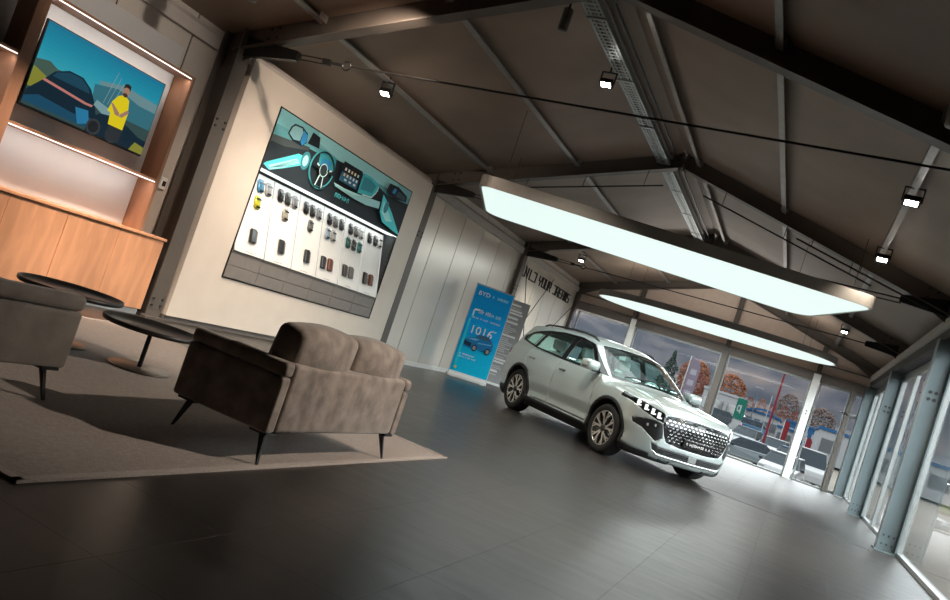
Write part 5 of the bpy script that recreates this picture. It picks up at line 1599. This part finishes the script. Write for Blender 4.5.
art = Art(lambda u, v, d: (u, -.051 - d, v)); art.ellipse((.0, .75), .22, .27, flat('sign_white', (.07, .07, .07)), 20); art.ellipse((.0, .75), .12, .15, M['bblue'], 16); art.build('round_mark', t)

def pole(name, label, x, y, h, r, m, extra=None, cat='pole', group=None):
    t = thing(name, label, cat, (x, y, gz(x, y)), 0, group)
    mb = MB(); mb.tube((0, 0, 0), (0, 0, h), r, 10, r1=r * .7); mb.build('pole', m, t)
    if extra: extra(t, h)
    return t
pole('flagpole', 'tall dark red flagpole in front of the parked cars', -1.31, 50, 5.7, .08, M['sign_red'])
def lamp_head(t, h):
    mb = MB(); mb.rbox(-.42, -.12, -.08, .08, h - .03, h + .05, .02, 2); mb.rbox(.12, .42, -.08, .08, h - .03, h + .05, .02, 2); mb.box(-.2, .2, -.03, .03, h, h + .05); mb.build('lamp_head', M['bwhite'], t)
pole('street_lamp', 'double headed street lamp behind the white showroom', -4.25, 88.5, 4.9, .06, M['bgrey'], lamp_head, 'street lamp')
pole('street_lamp', 'slim street lamp at the right of the far windows', .25, 80, 4.6, .06, M['bgrey'], lamp_head, 'street lamp')
for k, c in enumerate(('bwhite', 'bblue', 'bgrey')):
    pole('flagpole', ['white', 'blue', 'grey'][k] + ' slim flagpole left of the dark red flagpole', -2.42 + .35 * k, 76, 4.2 - .25 * k, .05, M[c], None, 'pole', 'slim flagpoles on the street')
def feather(t, h):
    mb = MB(); pr = [(0.05, .9), (.05, h - .02), (.22, h + .05), (.46, h - .12), (.58, h - .6), (.60, h - 1.6), (.52, 1.4), (.40, 1.0), (.2, .85)]
    n = 10; v = []
    mb.prism([(a, b) for a, b in pr], 1, -.008, .008); f = mb.build('cloth', M['flag_lilac'], t)
    art = Art(lambda u, v, d: (u, -.0085 - d, v)); 
    for k in range(3): art.rect(.16, h - .9 - k * .55, .46, h - .62 - k * .55, flat('flag_mark', (.065, .058, .070)))
    art.build('flag_print', f)
M['flag_lilac'] = mat('lilac_flag', (.040, .033, .042), .7, var=.08)
M['flag_edge'] = mat('pale_pole', (.07, .072, .075), .4, var=.04)
pole('feather_flag', 'lilac feather flag on a pale pole behind the car roof', -5.42, 40, 4.58, .035, M['flag_edge'], feather, 'flag')
for x, y, h, l in ((-.64, 63.5, 2.7, 'small red banner flag between the parked cars and blue hall'), (1.05, 60, 2.1, 'second small red banner flag near the white far post')):
    t = thing('banner_flag', l, 'flag', (x, y, gz(x, y)))
    mb = MB(); mb.tube((0, 0, 0), (0, 0, h), .03, 8); mb.build('pole', M['flag_edge'], t)
    mb = MB(); mb.prism([(.03, h * .45), (.03, h - .02), (.30, h), (.42, h - .2), (.38, h * .45)], 1, -.01, .01); mb.build('cloth', M['sign_red'], t)
for k, (x, y) in enumerate(((-3.65, 52.5), (-3.05, 52), (-2.5, 52.3))):
    t = thing('planter', ['left', 'middle', 'right'][k] + ' of three pale planters at the edge of the yard', 'planter', (x, y, gz(x, y)), 0, 'pale planters at the yard edge')
    mb = MB(); mb.lathe([(0, 0), (.20, 0), (.26, .9), (.23, .9), (.22, .84), (0, .84)], 16); mb.build('pot', M['bwhite'], t)
    mb = MB(); 
    for q in range(14): a = q * 2.4; mb.obox((.10 * math.cos(a), .10 * math.sin(a), .98 + .02 * (q % 4)), (.05, .02, .03), (0, .06, .02), (0, 0, .05))
    mb.build('foliage', M['tree_pale'] if 'tree_pale' in M else M.setdefault('tree_pale', mat('pale_leaves', (.30, .26, .16), .9, var=.2)), t)

def matte(*names):
    for n_ in names:
        M[n_].node_tree.nodes['Principled BSDF'].inputs['Specular IOR Level'].default_value = 0.05
matte('yard', 'kerb_grass', 'forest', 'bwhite', 'bblue', 'bgrey', 'sign_green', 'sign_red', 'flag_lilac')
# trees: trunk and leafy crown each
def tree(label, x, y, h, w, col, kind='round', seed=1, z=None):
    rnd = random.Random(seed)
    t = thing('tree', label, 'tree', (x, y, gz(x, y) if z is None else z), 0, 'trees beyond the far windows' if kind != 'cone' else None)
    mb = MB(); mb.tube((0, 0, 0), (0, 0, h * .5), w * .05, 8, r1=w * .03); mb.build('trunk', M['bark'], t)
    mb = MB()
    for i in range(1100 if kind == 'round' else 900):
        u, v = rnd.random(), rnd.random() * 2 * PI
        if kind == 'cone':
            zz = h * (.12 + .86 * u); rad = w * .5 * (1 - u) ** .8 * (.55 + .45 * rnd.random()) * (1 + .25 * math.sin(zz * 9 / h * 3))
        else:
            ph = math.acos(1 - 2 * u); zz = h * .62 + h * .37 * math.cos(ph); rad = w * .5 * math.sin(ph) * (.7 + .3 * rnd.random())
        p = Vector((rad * math.cos(v), rad * math.sin(v), zz)); s = w * .03 * (.6 + rnd.random())
        a = Vector((rnd.uniform(-1, 1), rnd.uniform(-1, 1), rnd.uniform(-1, 1))).normalized(); b_ = a.orthogonal().normalized(); c_ = a.cross(b_)
        mb.add([p + b_ * s, p + c_ * s, p - b_ * s, p - c_ * s, p + a * s * .6, p - a * s * .6], [(0, 1, 4), (1, 2, 4), (2, 3, 4), (3, 0, 4), (1, 0, 5), (2, 1, 5), (3, 2, 5), (0, 3, 5)])
    mb.build('crown', M[col], t)
M['bark'] = mat('bark', (0.0165, 0.0138, 0.0110), .9, var=.2)
M['leaf_orange'] = mat('orange_leaves', (.060, .023, .012), .9, var=.35, vscale=3)
M['leaf_rust'] = mat('rust_leaves', (.045, .014, .010), .9, var=.35, vscale=3)
M['leaf_green'] = mat('needle_green', (.009, .013, .011), .9, var=.35, vscale=3)
M['leaf_pale'] = mat('faded_leaves', (.036, .026, .023), .9, var=.3, vscale=3)
tree('large bright orange autumn tree left of the green sign', -8.3, 103, 6.0, 4.2, 'leaf_orange', seed=2)
tree('orange autumn tree behind the car windscreen', -12.9, 103, 6.5, 4.2, 'leaf_orange', seed=3)
for k, x in enumerate((-6.9, -5.1, -3.5, -1.9, -.3)):
    tree(['rust red tree right behind the green sign', 'rust red tree behind the curved canopy, left end', 'rust red tree behind the street lamp', 'rust red tree behind the curved canopy, right end', 'rust red tree behind the slim flagpoles'][k], x, 128, 4.5 + .3 * (k % 2), 1.5, 'leaf_rust' if k != 1 else 'leaf_orange', seed=10 + k)
tree('pale faded tree on the hill foot by the red flagpole', -1.6, 134, 7.0, 3.6, 'leaf_pale', seed=21)
tree('pale faded tree on the hill foot further right', 3.6, 136, 6.4, 4.6, 'leaf_pale', seed=22)
tree('rust coloured tree beside the lilac feather flag', -10.6, 91, 4.5, 1.6, 'leaf_rust', seed=23)
tree('dark evergreen tree behind the lilac feather flag', -9.35, 60, 5.3, 2.4, 'leaf_green', 'cone', seed=5)
matte('leaf_orange', 'leaf_rust', 'leaf_green', 'leaf_pale')
# dark potted shrub outside the nearest right pane
t = thing('potted_shrub', 'dark shrub in a tall dark pot outside the nearest right pane', 'plant', (2.55, 10.35, -.14))
mb = MB(); mb.lathe([(0, 0), (.21, 0), (.25, .95), (.23, .95), (.22, .88), (0, .88)], 24); mb.build('pot', M['black_matte'], t)
mb = MB(); rnd = random.Random(4)
for i in range(260):
    a, h = rnd.random() * 2 * PI, rnd.random(); rad = .27 * math.sin(PI * (.15 + .8 * h)) * (.6 + .4 * rnd.random()); p = Vector((rad * math.cos(a), rad * math.sin(a), .95 + h * .75)); s = .05
    q = Vector((rnd.uniform(-1, 1), rnd.uniform(-1, 1), rnd.uniform(-1, 1))).normalized(); b_ = q.orthogonal().normalized(); c_ = q.cross(b_)
    mb.add([p + b_ * s, p + c_ * s * .5, p - b_ * s, p - c_ * s * .5, p + q * s * .25], [(0, 1, 4), (1, 2, 4), (2, 3, 4), (3, 0, 4), (3, 2, 1, 0)])
mb.build('foliage', M['leaf_green'], t)

# ------------------------------------------------------------------ camera
F_, YAW, PITCH, ROLL, HC = 772.855, math.radians(-23.86673), math.radians(2.262595), math.radians(18.608359), 1.06763
fw = Vector((math.sin(YAW) * math.cos(PITCH), math.cos(YAW) * math.cos(PITCH), math.sin(PITCH)))
r0 = Vector((math.cos(YAW), -math.sin(YAW), 0)); u0 = r0.cross(fw)
rr = r0 * math.cos(ROLL) + u0 * math.sin(ROLL); uu = -r0 * math.sin(ROLL) + u0 * math.cos(ROLL)
cam = bpy.data.objects.new('camera', bpy.data.cameras.new('camera')); COL.objects.link(cam)
cam.matrix_world = Matrix(((rr.x, uu.x, -fw.x, 0), (rr.y, uu.y, -fw.y, 0), (rr.z, uu.z, -fw.z, HC), (0, 0, 0, 1)))
cam.data.sensor_width = 36; cam.data.lens = 36 * F_ / 950; cam.data.clip_start = 0.05; cam.data.clip_end = 2000
SC.camera = cam

# ------------------------------------------------------------------ world, render look
w = bpy.data.worlds.new('overcast'); SC.world = w; w.use_nodes = True
nt = w.node_tree; bg = nt.nodes['Background']
tc = nt.nodes.new('ShaderNodeTexCoord')
n = nt.nodes.new('ShaderNodeTexNoise'); n.inputs['Scale'].default_value = 3.5; n.inputs['Detail'].default_value = 6
mp = nt.nodes.new('ShaderNodeMapping'); mp.inputs['Scale'].default_value = (1, 1, 2.6)
nt.links.new(tc.outputs['Generated'], mp.inputs['Vector']); nt.links.new(mp.outputs['Vector'], n.inputs['Vector'])
r = nt.nodes.new('ShaderNodeValToRGB')
r.color_ramp.elements[0].position = 0.35; r.color_ramp.elements[0].color = (0.72, 0.80, 0.88, 1)
r.color_ramp.elements[1].position = 0.66; r.color_ramp.elements[1].color = (1.0, 1.0, 0.98, 1)
nt.links.new(n.outputs['Fac'], r.inputs['Fac']); nt.links.new(r.outputs['Color'], bg.inputs['Color'])
bg.inputs['Strength'].default_value = 5.6

SC.view_settings.view_transform = 'Standard'
SC.view_settings.look = 'None'
SC.view_settings.exposure = 1.0
SC.view_settings.gamma = 1.0
try: SC.cycles.use_denoising = True
except Exception: pass
SC.cycles.max_bounces = 8
SC.cycles.transparent_max_bounces = 24
SC.cycles.sample_clamp_indirect = 6
